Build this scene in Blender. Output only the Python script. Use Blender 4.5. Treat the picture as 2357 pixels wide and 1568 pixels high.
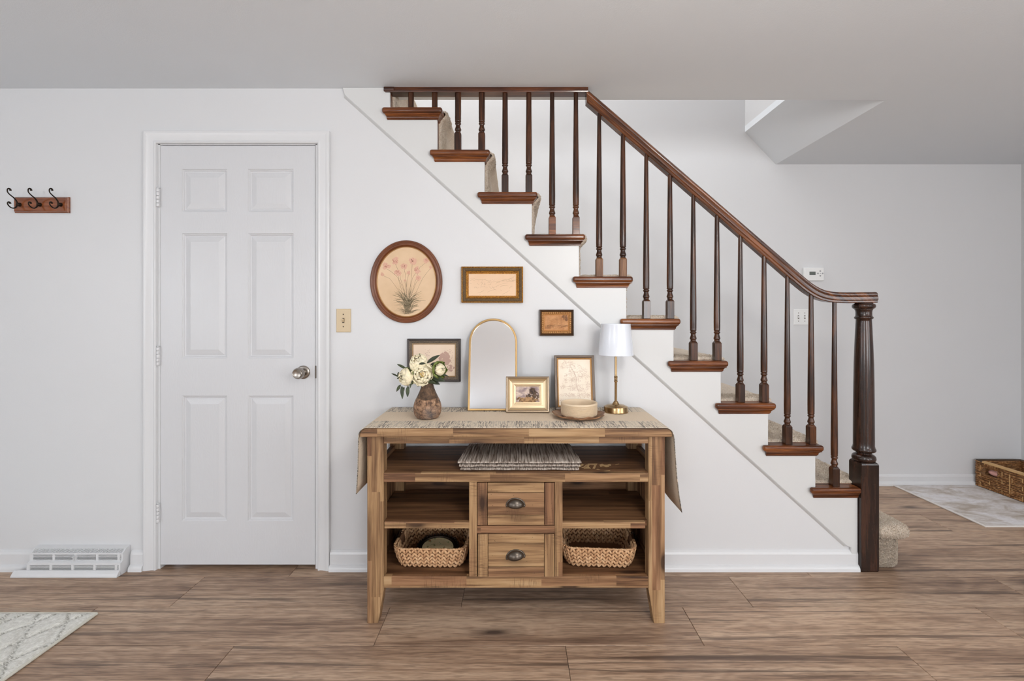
import bpy, bmesh, math, random
from mathutils import Vector, Matrix, noise
random.seed(7)
for o in list(bpy.data.objects): bpy.data.objects.remove(o)
scn = bpy.context.scene
COL = scn.collection
PI = math.pi

# ------------------------------------------------------------------ camera, world, lights, exposure
FPX, W, H = 1080.0, 2357.0, 1568.0          # focal length in pixels of the 2357x1568 frame
VPX, VPY = 1186.0, 728.0                    # where the depth lines meet
D, CZ = 2.283, 1.23                         # camera distance from the front wall plane (y=0), camera height
cam = bpy.data.cameras.new('camera'); camo = bpy.data.objects.new('camera', cam); COL.objects.link(camo)
cam.sensor_width = 36; cam.lens = 36 * FPX / W
cam.shift_x = (W / 2 - VPX) / W; cam.shift_y = -(H / 2 - VPY) / W
camo.location = (0, -D, CZ); camo.rotation_euler = (PI / 2, 0, 0); cam.clip_start = .02
scn.camera = camo
scn.view_settings.view_transform = 'Standard'; scn.view_settings.look = 'None'
scn.view_settings.gamma = 1; scn.view_settings.use_curve_mapping = False
scn.view_settings.exposure = 0.09

wd = bpy.data.worlds.new('world'); scn.world = wd; wd.use_nodes = True
wd.node_tree.nodes['Background'].inputs[0].default_value = (.80, .88, 1, 1)
wd.node_tree.nodes['Background'].inputs[1].default_value = 1.0

def area(name, loc, rot, sx, sy, power, col):
    l = bpy.data.lights.new(name, 'AREA'); l.shape = 'RECTANGLE'; l.size = sx; l.size_y = sy
    l.energy = power; l.color = col
    o = bpy.data.objects.new(name, l); COL.objects.link(o); o.location = loc; o.rotation_euler = rot
    return o
# daylight through the windows of the room behind the camera
area('window_light_rear_left', (-2.55, -7.72, 1.45), (PI / 2 + .3, 0, 0), 1.3, 1.25, 74, (.95, .975, 1))
area('window_light_rear_right', (2.45, -7.72, 1.45), (PI / 2 + .3, 0, 0), 1.3, 1.25, 88, (.97, .98, 1))
area('window_light_left', (-3.92, -3.1, 1.45), (PI / 2 + .35, 0, -PI / 2), 1.7, 1.25, 24, (.95, .975, 1))
area('window_light_right', (3.62, -3.1, 1.45), (PI / 2 + .35, 0, PI / 2), 1.7, 1.25, 38, (.97, .985, 1))
# hanging globe lamp beside the camera and the lamp of the upper landing
pl = bpy.data.lights.new('globe_lamp_light', 'POINT'); pl.energy = 36; pl.shadow_soft_size = .13; pl.color = (1, .96, .91)
po = bpy.data.objects.new('globe_lamp_light', pl); COL.objects.link(po); po.location = (.62, -2.0, 1.88)
pl = bpy.data.lights.new('rear_fill_light', 'POINT'); pl.energy = 34; pl.shadow_soft_size = .13; pl.color = (1, .98, .95)  # unseen fill added to brighten the rear room in the mirror
po = bpy.data.objects.new('rear_fill_light', pl); COL.objects.link(po); po.location = (1.3, -5.3, 1.9)
area('landing_light', (-.1, .62, 4.55), (0, 0, 0), 1.4, .6, 42, (1, .98, .96))

# ------------------------------------------------------------------ helpers
MW = {}
class MB:
    def __init__(s): s.v = []; s.f = []
    def add(s, vs, fs):
        n = len(s.v); s.v += [tuple(v) for v in vs]; s.f += [tuple(i + n for i in f) for f in fs]; return s
    def box(s, x0, x1, y0, y1, z0, z1):
        return s.add([(x0,y0,z0),(x1,y0,z0),(x1,y1,z0),(x0,y1,z0),(x0,y0,z1),(x1,y0,z1),(x1,y1,z1),(x0,y1,z1)],
                     [(0,3,2,1),(4,5,6,7),(0,1,5,4),(1,2,6,5),(2,3,7,6),(3,0,4,7)])
    def prism_y(s, pts, y0, y1):            # polygon in x,z pushed along y
        n = len(pts)
        a = [(x, y0, z) for x, z in pts] + [(x, y1, z) for x, z in pts]
        f = [tuple(range(n)), tuple(range(2*n-1, n-1, -1))] + [(i, i+n, (i+1) % n + n, (i+1) % n) for i in range(n)]
        return s.add(a, f)
    def prism_x(s, pts, x0, x1):            # polygon in y,z pushed along x
        n = len(pts)
        a = [(x0, y, z) for y, z in pts] + [(x1, y, z) for y, z in pts]
        f = [tuple(range(n)), tuple(range(2*n-1, n-1, -1))] + [(i, i+n, (i+1) % n + n, (i+1) % n) for i in range(n)]
        return s.add(a, f)
    def lathe(s, prof, c=(0,0,0), seg=24, wob=0, sx=1, sy=1):
        n0 = len(s.v)
        for r, z in prof:
            for k in range(seg):
                a = 2*PI*k/seg; rr = r*(1 + wob*math.sin(5*a+1)*.6 + wob*math.sin(9*a)*.4)
                s.v.append((c[0]+rr*math.cos(a)*sx, c[1]+rr*math.sin(a)*sy, c[2]+z))
        for j in range(len(prof)-1):
            for k in range(seg):
                a = n0+j*seg+k; b = n0+j*seg+(k+1) % seg
                s.f.append((a, b, b+seg, a+seg))
        s.f.append(tuple(n0+k for k in range(seg-1, -1, -1)))
        s.f.append(tuple(n0+(len(prof)-1)*seg+k for k in range(seg)))
        return s
    def tube(s, pts, r, seg=8, flat=1.0):
        pts = [Vector(p) for p in pts]; n0 = len(s.v); m = len(pts)
        rs = r if isinstance(r, (list, tuple)) else [r]*m
        up = None
        for i, p in enumerate(pts):
            t = (pts[min(i+1, m-1)] - pts[max(i-1, 0)]).normalized()
            if up is None:
                up = Vector((0,0,1)) if abs(t.z) < .9 else Vector((1,0,0))
            a = t.cross(up).normalized(); b = a.cross(t).normalized(); up = b
            for k in range(seg):
                q = 2*PI*k/seg
                s.v.append(tuple(p + a*rs[i]*math.cos(q) + b*rs[i]*flat*math.sin(q)))
        for i in range(m-1):
            for k in range(seg):
                a = n0+i*seg+k; b = n0+i*seg+(k+1) % seg
                s.f.append((a, b, b+seg, a+seg))
        s.f.append(tuple(n0+k for k in range(seg-1, -1, -1))); s.f.append(tuple(n0+(m-1)*seg+k for k in range(seg)))
        return s
    def loops(s, loops, close=True, cap_last=False, cap_first=False):   # rings of equal length joined by quads
        n0 = len(s.v); n = len(loops[0])
        for L in loops: s.v += [tuple(p) for p in L]
        for j in range(len(loops)-1):
            for k in range(n if close else n-1):
                a = n0+j*n+k; b = n0+j*n+(k+1) % n
                s.f.append((a, b, b+n, a+n))
        if cap_last: s.f.append(tuple(n0+(len(loops)-1)*n+k for k in range(n)))
        if cap_first: s.f.append(tuple(n0+k for k in range(n-1, -1, -1)))
        return s
    def ellipsoid(s, c, r, R=None, seg=8, rings=5):
        vs = []; fs = []; c = Vector(c)
        for j in range(rings+1):
            t = PI*j/rings
            for k in range(seg):
                a = 2*PI*k/seg
                v = Vector((r[0]*math.sin(t)*math.cos(a), r[1]*math.sin(t)*math.sin(a), r[2]*math.cos(t)))
                if R: v = R @ v
                vs.append(tuple(c+v))
        for j in range(rings):
            for k in range(seg):
                a = j*seg+k; b = j*seg+(k+1) % seg
                fs.append((a, a+seg, b+seg, b))
        return s.add(vs, fs)
    def ribbon(s, pts, w, y, taper=True):   # flat ink stroke in x,z at depth y
        n = len(pts); n0 = len(s.v)
        for i, p in enumerate(pts):
            a = pts[max(i-1, 0)]; b = pts[min(i+1, n-1)]
            dx, dz = b[0]-a[0], b[1]-a[1]; l = math.hypot(dx, dz) or 1
            ww = w*(.25+.75*math.sin(PI*(i+.5)/n)) if taper else w
            s.v.append((p[0]-dz/l*ww/2, y, p[1]+dx/l*ww/2)); s.v.append((p[0]+dz/l*ww/2, y, p[1]-dx/l*ww/2))
        for i in range(n-1): s.f.append((n0+2*i, n0+2*i+1, n0+2*i+3, n0+2*i+2))
        return s
    def blob(s, cx, cz, r, y, n=14, jag=.3, sq=1):
        vs = [(cx, y, cz)]
        for k in range(n):
            a = 2*PI*k/n; q = r*(1-jag/2+jag*random.random())
            vs.append((cx+q*math.cos(a), y, cz+q*sq*math.sin(a)))
        return s.add(vs, [(0, 1+k, 1+(k+1) % n) for k in range(n)])

def obj(name, mb, mat, parent=None, local=False, origin=None, smooth=False, bevel=0, seg=2, kind=None, label=None, subsurf=0, solid=0, auto=None):
    me = bpy.data.meshes.new(name)
    vs = mb.v
    if parent is not None and not local:
        inv = MW[parent.name].inverted(); vs = [tuple(inv @ Vector(v)) for v in vs]
    if parent is None and origin is not None:
        vs = [(v[0]-origin[0], v[1]-origin[1], v[2]-origin[2]) for v in vs]
    me.from_pydata(vs, [], mb.f); me.validate(); me.update()
    bm = bmesh.new(); bm.from_mesh(me); bmesh.ops.recalc_face_normals(bm, faces=bm.faces); bm.to_mesh(me); bm.free()
    me.materials.append(mat)
    if smooth:
        me.polygons.foreach_set('use_smooth', [True]*len(me.polygons))
        if auto is not None: me.set_sharp_from_angle(angle=math.radians(auto))
    o = bpy.data.objects.new(name, me); COL.objects.link(o)
    if origin is not None and parent is None: o.location = origin
    if parent is not None: o.parent = parent
    MW[o.name] = (MW[parent.name] if parent is not None else Matrix.Identity(4)) @ (Matrix.Translation(o.location))
    if subsurf:
        m = o.modifiers.new('sub', 'SUBSURF'); m.levels = m.render_levels = subsurf
    if solid:
        m = o.modifiers.new('solid', 'SOLIDIFY'); m.thickness = solid; m.offset = 0
    if bevel:
        m = o.modifiers.new('bev', 'BEVEL'); m.width = bevel; m.segments = seg; m.limit_method = 'ANGLE'; m.angle_limit = math.radians(40)
        m.harden_normals = False
    if kind: o['kind'] = kind
    if label: o['label'] = label
    return o
def tag(o, label, cat, group=None):
    o['label'] = label; o['category'] = cat
    if group: o['group'] = group
    return o
def thing(name, label, cat, loc, rot=(0,0,0), group=None):
    o = bpy.data.objects.new(name, None); COL.objects.link(o); o.location = loc; o.rotation_euler = rot
    o.empty_display_size = .05
    from mathutils import Euler
    MW[o.name] = Matrix.Translation(loc) @ Euler(rot).to_matrix().to_4x4()
    return tag(o, label, cat, group)
def struct(name, mb, mat, **k):
    o = obj(name, mb, mat, **k); o['kind'] = 'structure'; return o
def lerp(a, b, t): return a+(b-a)*t
def interp(x, tab):
    for (a, b), (c, d) in zip(tab, tab[1:]):
        if x <= c: return lerp(b, d, 0 if c == a else max(0, (x-a)/(c-a)))
    return tab[-1][1]
def spline(pts, n=6):
    P = [Vector(p) for p in pts]; out = []
    for i in range(len(P)-1):
        p0 = P[max(i-1, 0)]; p1 = P[i]; p2 = P[i+1]; p3 = P[min(i+2, len(P)-1)]
        for k in range(n):
            t = k/n
            out.append(.5*((2*p1)+(-p0+p2)*t+(2*p0-5*p1+4*p2-p3)*t*t+(-p0+3*p1-3*p2+p3)*t**3))
    out.append(P[-1]); return out

# ------------------------------------------------------------------ materials
def srgb(r, g, b):
    f = lambda c: (c/255/12.92) if c/255 <= .04045 else ((c/255+.055)/1.055)**2.4
    return (f(r), f(g), f(b), 1)
class NT:
    def __init__(s, name):
        s.m = bpy.data.materials.new(name); s.m.use_nodes = True; s.t = s.m.node_tree; s.n = s.t.nodes; s.l = s.t.links
        s.b = s.n['Principled BSDF']; s.tc = None
    def new(s, ty, **k):
        o = s.n.new(ty)
        for a, v in k.items(): setattr(o, a, v)
        return o
    def link(s, a, b): s.l.new(a, b)
    def setin(s, node, idx, v):
        if hasattr(v, 'is_linked') or hasattr(v, 'links'): s.l.new(v, node.inputs[idx])
        else: node.inputs[idx].default_value = v
    def coord(s, scale=(1,1,1), rot=(0,0,0), rand=0, src='Object'):
        if s.tc is None: s.tc = s.new('ShaderNodeTexCoord')
        v = s.tc.outputs[src]
        if rot != (0,0,0):
            mp = s.new('ShaderNodeMapping'); mp.inputs['Rotation'].default_value = rot; s.link(v, mp.inputs[0]); v = mp.outputs[0]
        if rand:
            oi = s.new('ShaderNodeObjectInfo'); mu = s.math('MULTIPLY', oi.outputs['Random'], rand)
            ad = s.new('ShaderNodeVectorMath', operation='ADD'); s.link(v, ad.inputs[0])
            cb = s.new('ShaderNodeCombineXYZ')
            for i in range(3): s.link(mu, cb.inputs[i])
            s.link(cb.outputs[0], ad.inputs[1]); v = ad.outputs[0]
        mp = s.new('ShaderNodeMapping'); mp.inputs['Scale'].default_value = scale; s.link(v, mp.inputs[0]); return mp.outputs[0]
    def noise(s, vec, scale=1, detail=4, rough=.55, dist=0):
        o = s.new('ShaderNodeTexNoise'); o.inputs['Scale'].default_value = scale; o.inputs['Detail'].default_value = detail
        o.inputs['Roughness'].default_value = rough; o.inputs['Distortion'].default_value = dist
        s.link(vec, o.inputs['Vector']); return o.outputs[0]
    def math(s, op, a, b=0.0, clamp=False):
        o = s.new('ShaderNodeMath', operation=op); o.use_clamp = clamp
        s.setin(o, 0, a); s.setin(o, 1, b); return o.outputs[0]
    def ramp(s, fac, stops, interp='LINEAR'):
        o = s.new('ShaderNodeValToRGB'); o.color_ramp.interpolation = interp
        e = o.color_ramp.elements
        while len(e) < len(stops): e.new(.5)
        for i, (p, c) in enumerate(stops):
            e[i].position = p; e[i].color = c if isinstance(c, tuple) else (c, c, c, 1)
        s.link(fac, o.inputs[0]); return o.outputs[0]
    def mix(s, fac, a, b, mode='MIX'):
        o = s.new('ShaderNodeMix', data_type='RGBA', blend_type=mode)
        s.setin(o, 0, fac); s.setin(o, 6, a); s.setin(o, 7, b); return o.outputs[2]
    def bump(s, h, strength=.3, dist=.002):
        o = s.new('ShaderNodeBump'); o.inputs['Strength'].default_value = strength; o.inputs['Distance'].default_value = dist
        s.link(h, o.inputs['Height']); s.link(o.outputs[0], s.b.inputs['Normal']); return o
    def sep(s, v):
        o = s.new('ShaderNodeSeparateXYZ'); s.link(v, o.inputs[0]); return o.outputs
    def base(s, c): s.setin(s.b, 'Base Color', c)
    def set(s, rough=.5, metal=0, spec=.5, coat=0, sheen=0):
        s.b.inputs['Roughness'].default_value = rough; s.b.inputs['Metallic'].default_value = metal
        s.b.inputs['Specular IOR Level'].default_value = spec
        if coat: s.b.inputs['Coat Weight'].default_value = coat; s.b.inputs['Coat Roughness'].default_value = .12
        if sheen: s.b.inputs['Sheen Weight'].default_value = sheen
        return s

def plain(name, c, rough=.5, metal=0, bumpsc=0, bs=.1, var=0, **k):
    t = NT(name); t.set(rough, metal, **k)
    if var:
        n = t.noise(t.coord(), 12, 4); t.base(t.mix(t.ramp(n, [(.3, 0.0), (.7, 1.0)]), c, tuple(x*(1-var) for x in c[:3])+(1,)))
    else: t.base(c)
    if bumpsc: t.bump(t.noise(t.coord(), bumpsc, 3), bs, .002)
    return t.m

def wall_mat(name, c, rough=.55, sc=160, bs=.06):
    t = NT(name); t.set(rough, 0, spec=.35)
    n = t.noise(t.coord(), 1.1, 3); t.base(t.mix(n, c, tuple(x*.965 for x in c[:3])+(1,)))
    a = t.noise(t.coord(), sc, 3); b = t.noise(t.coord(), 7, 3)
    t.bump(t.math('ADD', a, t.math('MULTIPLY', b, 1.6)), bs, .004); return t.m
M_wall = wall_mat('painted_wall', srgb(217, 218, 220), .38)
M_skirt = wall_mat('painted_board', srgb(213, 214, 214), .33, 60, .05)
M_ceil = wall_mat('painted_ceiling', srgb(232, 237, 242), .8, 220, .15)
M_trim = plain('white_trim_paint', srgb(218, 219, 221), .28, bumpsc=30, bs=.05)

t = NT('door_paint'); t.set(.3, 0, spec=.45)
t.base(srgb(209, 210, 213))
gr = t.noise(t.coord((14, 14, 1.6), rand=9), 9, 5, .6, .8)
wv = t.noise(t.coord((7, 7, 1.2), rand=9), 3, 1, .5)
rings = t.math('SINE', t.math('MULTIPLY', wv, 150))
t.bump(t.math('ADD', gr, t.math('MULTIPLY', rings, .16)), .22, .0016); M_door = t.m

def floor_mat():
    t = NT('plank_oak'); t.set(.42, 0, spec=.4)
    base = t.coord((1, 1, 1), rand=37)
    # knots bend the grain around them
    kv = t.new('ShaderNodeTexVoronoi'); kv.feature = 'F1'; kv.inputs['Scale'].default_value = 1
    t.link(t.coord((1.5, 5.2, .3), rand=37), kv.inputs['Vector']); kd = kv.outputs['Distance']
    warp = t.noise(t.coord((2.0, 4.5, 1), rand=37), 1, 2, .5)
    near = t.ramp(kd, [(0.0, 1.0), (.25, 0.0)])
    g = t.sep(t.coord((1, 1, 1), rand=37))
    # cathedral lines
    ph = t.math('ADD', t.math('MULTIPLY', g[1], 34), t.math('ADD', t.math('MULTIPLY', warp, 22), t.math('MULTIPLY', near, 5)))
    fine = t.noise(t.coord((5, 130, 1), rand=37), 1, 3, .6)
    cath = t.math('SINE', t.math('ADD', t.math('MULTIPLY', ph, 2.2), t.math('MULTIPLY', fine, 2.6)))
    big = t.noise(t.coord((.7, 7, 1), rand=37), 1, 3, .5, .4)
    med = t.noise(t.coord((1.2, 70, 1), rand=37), 1, 5, .6, .25)
    v = t.math('ADD', t.math('MULTIPLY', big, .42), t.math('ADD', t.math('MULTIPLY', med, .30), t.math('ADD', t.math('MULTIPLY', fine, .28), t.math('MULTIPLY', cath, .022))))
    c = t.ramp(v, [(.34, srgb(110, 86, 70)), (.43, srgb(150, 122, 101)), (.50, srgb(176, 147, 123)), (.58, srgb(196, 168, 143)), (.72, srgb(208, 182, 157))])
    crack = t.noise(t.coord((.75, 34, 1), rand=37), 1, 7, .68, .5)
    c = t.mix(t.ramp(crack, [(.565, 0.0), (.61, .6), (.69, .9)]), c, srgb(84, 66, 56))
    gate = t.ramp(t.noise(t.coord((.9, 3.1, 1), rand=51), 1, 0), [(.43, 0.0), (.49, 1.0)])
    kn = t.ramp(kd, [(.035, .95), (.075, .6), (.12, .3), (.22, 0.0)])
    c = t.mix(t.math('MULTIPLY', kn, gate), c, srgb(70, 56, 50))
    pores = t.noise(t.coord((16, 260, 1), rand=37), 1, 2, .5)
    c = t.mix(t.ramp(pores, [(.38, .45), (.52, 0.0)]), c, srgb(95, 76, 64))
    oi = t.new('ShaderNodeObjectInfo')
    hs = t.new('ShaderNodeHueSaturation'); t.setin(hs, 'Value', t.math('ADD', t.math('MULTIPLY', oi.outputs['Random'], .16), .90))
    t.link(c, hs.inputs['Color']); t.base(hs.outputs[0])
    t.bump(t.math('ADD', med, t.math('MULTIPLY', pores, .6)), .14, .0015); return t.m
M_floor = floor_mat()
M_joint = plain('plank_joint_brown', srgb(60, 46, 38), .8)  # dark brown base seen in the gaps between planks

def stain_mat(name, axis, cols, rough=.3, ang=0, wear=0, coat=.35):
    """dark stained, varnished wood; the grain runs along axis 0/1/2"""
    t = NT(name); t.set(rough, 0, coat=coat, spec=.35)
    def sc(a, b):
        s = [b, b, b]; s[axis] = a; return tuple(s)
    rot = (0, ang, 0) if ang else (0,0,0)
    a = t.noise(t.coord(sc(2.5, 34), rot, rand=11), 1, 6, .65, .8)
    b = t.noise(t.coord(sc(9, 170), rot, rand=11), 1, 3, .6)
    v = t.math('ADD', t.math('MULTIPLY', a, .72), t.math('MULTIPLY', b, .28))
    c = t.ramp(v, [(.30, cols[0]), (.48, cols[1]), (.66, cols[2])])
    if wear:
        w = t.noise(t.coord((60, 60, 25), rand=5), 1, 5, .75)
        c = t.mix(t.ramp(w, [(.68, 0.0), (.73, wear)]), c, srgb(150, 120, 95))
    t.base(c); t.bump(v, .12, .001); return t.m
DK = [srgb(14, 7, 4), srgb(48, 25, 13), srgb(100, 58, 30)]
RD = [srgb(28, 12, 5), srgb(88, 44, 16), srgb(148, 86, 38)]
NW = [srgb(14, 8, 6), srgb(36, 21, 15), srgb(72, 44, 31)]
M_stX = stain_mat('stained_tread_wood', 0, RD, .36, coat=.22); M_stZ = stain_mat('stained_baluster_wood', 2, DK, .28)
M_rail = stain_mat('stained_rail_wood', 0, [srgb(24, 11, 6), srgb(72, 38, 18), srgb(134, 80, 42)], .24, ang=-math.atan(.865))
M_railH = stain_mat('stained_flat_rail_wood', 0, [srgb(26, 12, 6), srgb(68, 34, 17), srgb(112, 62, 32)], .35)
M_newel = stain_mat('stained_newel_wood', 2, NW, .27, wear=.8)
M_worn = stain_mat('worn_baluster_wood', 2, [srgb(58, 32, 16), srgb(104, 68, 42), srgb(158, 118, 84)], .45, coat=0)

def acacia(name, axis, light=1.0, bl=.30, bw=.05, dark=False, across=None):
    """patchwork acacia: glued blocks of different tone, grain along axis"""
    t = NT(name); t.set(.5, 0, spec=.35)
    def sc(a, b):
        s = [b, b, b]; s[axis] = a; return tuple(s)
    x = t.sep(t.coord()); ax = x[axis]; oth = x[2] if axis != 2 else x[0]
    if axis == 2: oth = x[0]
    if across is not None: oth = x[across]
    row = t.math('FLOOR', t.math('DIVIDE', oth, bw))
    sh = t.math('FRACT', t.math('MULTIPLY', t.math('SINE', t.math('ADD', t.math('MULTIPLY', row, 12.98), 1.7)), 437.5))
    blk = t.math('FLOOR', t.math('ADD', t.math('DIVIDE', ax, bl), t.math('MULTIPLY', sh, 3)))
    cb = t.new('ShaderNodeCombineXYZ'); t.link(row, cb.inputs[0]); t.link(blk, cb.inputs[1])
    oi = t.new('ShaderNodeObjectInfo'); t.link(t.math('MULTIPLY', oi.outputs['Random'], 17), cb.inputs[2])
    wn = t.new('ShaderNodeTexWhiteNoise'); t.link(cb.outputs[0], wn.inputs['Vector']); r = wn.outputs['Value']
    off = t.new('ShaderNodeVectorMath', operation='ADD')
    t.link(t.coord(sc(1, 1)), off.inputs[0])
    mu = t.math('MULTIPLY', r, 31)
    c2 = t.new('ShaderNodeCombineXYZ'); [t.link(mu, c2.inputs[i]) for i in range(3)]
    t.link(c2.outputs[0], off.inputs[1])
    def n(s, de, ro, di=0):
        mp = t.new('ShaderNodeMapping'); mp.inputs['Scale'].default_value = s; t.link(off.outputs[0], mp.inputs[0]); return t.noise(mp.outputs[0], 1, de, ro, di)
    a = n(sc(1.7, 38), 5, .6, .35); b = n(sc(7, 210), 3, .6)
    v = t.math('ADD', t.math('MULTIPLY', a, .75), t.math('MULTIPLY', b, .25))
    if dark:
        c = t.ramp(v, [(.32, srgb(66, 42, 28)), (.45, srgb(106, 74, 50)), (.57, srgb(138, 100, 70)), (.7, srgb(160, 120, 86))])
    else:
        c1 = t.ramp(v, [(.32, srgb(70, 48, 32)), (.43, srgb(132, 100, 70)), (.54, srgb(168, 134, 96)), (.68, srgb(190, 160, 122))])
        c3 = t.ramp(v, [(.32, srgb(52, 32, 22)), (.43, srgb(100, 68, 48)), (.55, srgb(138, 98, 70)), (.70, srgb(178, 138, 104))])
        c = t.mix(t.ramp(r, [(.45, 0.0), (.8, .85)]), c1, c3)
        # saw marks across the grain
        sw = t.noise(t.coord(sc(420, 30)), 1, 1); gt = t.noise(t.coord(sc(6, 10)), 1, 2)
        c = t.mix(t.math('MULTIPLY', t.ramp(sw, [(.52, 0.0), (.62, .5)]), t.ramp(gt, [(.56, 0.0), (.66, 1.0)])), c, srgb(84, 58, 40))
    kv = t.new('ShaderNodeTexVoronoi'); mp = t.new('ShaderNodeMapping'); mp.inputs['Scale'].default_value = sc(3.2, 9); t.link(off.outputs[0], mp.inputs[0]); t.link(mp.outputs[0], kv.inputs['Vector']); kv.inputs['Scale'].default_value = 1
    c = t.mix(t.ramp(kv.outputs['Distance'], [(.08, .9), (.15, .35), (.28, 0.0)]), c, srgb(44, 26, 18))
    st = n(sc(1.3, 34), 4, .6, .3)
    c = t.mix(t.ramp(st, [(.54, 0.0), (.66, .75)]), c, srgb(90, 62, 40))
    t.base(c); t.bump(v, .15, .001); return t.m
A_x = acacia('acacia_wood_across', 0); A_z = acacia('acacia_wood_upright', 2, bl=.42, bw=.034); A_xd = acacia('acacia_drawer_board', 0, bl=9, bw=9); A_zd = acacia('acacia_drawer_stile', 2, bl=9, bw=9)
A_zi = acacia('acacia_shaded_upright', 2, dark=True); A_in = acacia('acacia_shelf_board', 0, bl=2.5, bw=.095, dark=True, across=1); A_y = acacia('acacia_side_board', 1, dark=True)  # A_zi darkens the side slats to paint in the shade inside

def carpet_mat():
    t = NT('beige_carpet'); t.set(1, 0, spec=.1, sheen=.3)
    a = t.noise(t.coord(), 430, 2, .7); b = t.noise(t.coord(), 26, 3)
    c = t.ramp(a, [(.32, srgb(170, 142, 114)), (.5, srgb(224, 208, 187)), (.68, srgb(250, 243, 234))])
    c = t.mix(t.ramp(b, [(.4, 0.0), (.6, .22)]), c, srgb(186, 164, 140))
    t.base(c); t.bump(a, .8, .006); return t.m
M_carpet = carpet_mat()
M_brass = plain('antique_brass', srgb(176, 148, 108), .26, 1)
M_goldm = plain('brushed_gold', srgb(192, 158, 108), .3, 1, bumpsc=80, bs=.05)
M_nick = plain('satin_nickel', srgb(165, 158, 150), .27, 1)
M_bronze = plain('dark_bronze', srgb(98, 90, 82), .32, .9)
M_hook = plain('oil_rubbed_bronze', srgb(44, 34, 26), .38, .8)
M_black = plain('black_gap', srgb(12, 12, 12), .9)
M_dgrey = plain('closet_dark_paint', srgb(46, 46, 48), .9)
M_almond = plain('almond_plastic', srgb(205, 184, 150), .35)
M_white = plain('white_plastic', srgb(232, 233, 233), .35)
M_lcd = plain('grey_display', srgb(96, 102, 98), .2)
M_btn = plain('grey_button', srgb(150, 152, 154), .5)
M_shade = plain('white_shade', srgb(224, 229, 238), .22, coat=.3)
M_glass_edge = plain('switch_screw', srgb(70, 60, 50), .4, .6)
t = NT('mirror_glass'); t.base((.95, .96, .97, 1)); t.set(.02, 1); M_mirror = t.m

# ------------------------------------------------------------------ the room shell
CEIL = 2.338; BY = 1.139; XL, XR, YR = -4.0, 3.69, -7.8
R0 = -.148 - 2*.2288                      # x of riser 0; riser i stands at rx(i)
rx = lambda i: R0 + .2288*i
tz = lambda i: .203*(12-i)                # tread i top height
# floor: base and every plank
fb = struct('floor', MB().box(XL, XR, YR, BY, -.06, -.0125), M_joint)
rows = {0: -1.071, 1: -1.464, 2: -.529, 3: -1.048}
PL = 1.235; PWD = .231; Y0 = -.069
pk = 0
for k in range(-34, 6):
    ya = Y0 + PWD*k; yb = ya + PWD
    if k >= 0: off = {0: -1.071, 1: -.62, 2: .036, 3: -.9, 4: -.3, 5: .4}[k]
    else: off = {-1: -1.464, -2: -.529, -3: -1.048}.get(k, (-k*.437) % PL)
    ya, yb = max(ya, YR), min(yb, BY)
    if yb - ya < .01: continue
    n0 = math.floor((XL-off)/PL); x = off + n0*PL
    while x < XR:
        xa, xb = max(x, XL), min(x+PL, XR)
        if xb-xa > .01:
            g = .0008
            m = MB()
            # bevelled top edge, origin at its own corner so every plank has its own grain
            e = .0012
            m.loops([[(xa+g, ya+g, -.012), (xb-g, ya+g, -.012), (xb-g, yb-g, -.012), (xa+g, yb-g, -.012)],
                     [(xa+g, ya+g, -e), (xb-g, ya+g, -e), (xb-g, yb-g, -e), (xa+g, yb-g, -e)],
                     [(xa+g+e, ya+g+e, 0), (xb-g-e, ya+g+e, 0), (xb-g-e, yb-g-e, 0), (xa+g+e, yb-g-e, 0)]], cap_last=True)
            p = obj('plank', m, M_floor, parent=fb)
            pk += 1
        x += PL

# front wall with the door opening and the stepped stair side
DX0, DX1, DZ = -1.738, -.964, 2.07
wf = MB()
wf.box(XL, DX0, 0, .1, 0, CEIL)
wf.box(DX0, DX1, 0, .1, DZ, CEIL)
pts = [(DX1, 0), (1.655, 0)]
for i in range(10, 0, -1):
    xr_ = min(rx(i)-.019, 1.655)
    pts += [(xr_, tz(i)-.031), (rx(i-1)-.019, tz(i)-.031)]
pts += [(rx(0)-.019, CEIL), (DX1, CEIL)]
q = [pts[0]]
for p in pts[1:]:
    if p != q[-1]: q.append(p)
wf.prism_y(q, 0, .1)
struct('wall_front', wf, M_wall)
# dark grey sheet painted in as the darkness behind the door
struct('closet_dark_sheet', MB().box(DX0-.05, DX1+.05, .24, .27, 0, 2.2), M_dgrey)
# other walls
struct('wall_back', MB().box(-1.35, XR, BY, BY+.1, 0, 4.7), M_wall)
wl = MB(); wl.box(XR, XR+.1, YR, -4, 0, CEIL+.1); wl.box(XR, XR+.1, -2.2, BY+.1, 0, CEIL+.1)
wl.box(XR, XR+.1, -4, -2.2, 0, .8); wl.box(XR, XR+.1, -4, -2.2, 2.1, CEIL+.1)
struct('wall_right', wl, M_wall)
wl = MB(); wl.box(XL-.1, XL, YR, -4, 0, CEIL); wl.box(XL-.1, XL, -2.2, .1, 0, CEIL)
wl.box(XL-.1, XL, -4, -2.2, 0, .8); wl.box(XL-.1, XL, -4, -2.2, 2.1, CEIL)
struct('wall_left', wl, M_wall)
wr = MB()
for a, b in ((XL-.1, -3.25), (-1.85, 1.75), (3.15, XR+.1)): wr.box(a, b, YR-.1, YR, 0, CEIL)
for a, b in ((-3.25, -1.85), (1.75, 3.15)):
    wr.box(a, b, YR-.1, YR, 0, .8); wr.box(a, b, YR-.1, YR, 2.1, CEIL)
struct('wall_rear', wr, M_wall)
M_pane = NT('window_glass'); M_pane.base((1, 1, 1, 1)); M_pane.set(0); M_pane.b.inputs['Transmission Weight'].default_value = 1; M_pane.b.inputs['IOR'].default_value = 1.02; M_pane = M_pane.m
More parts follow.
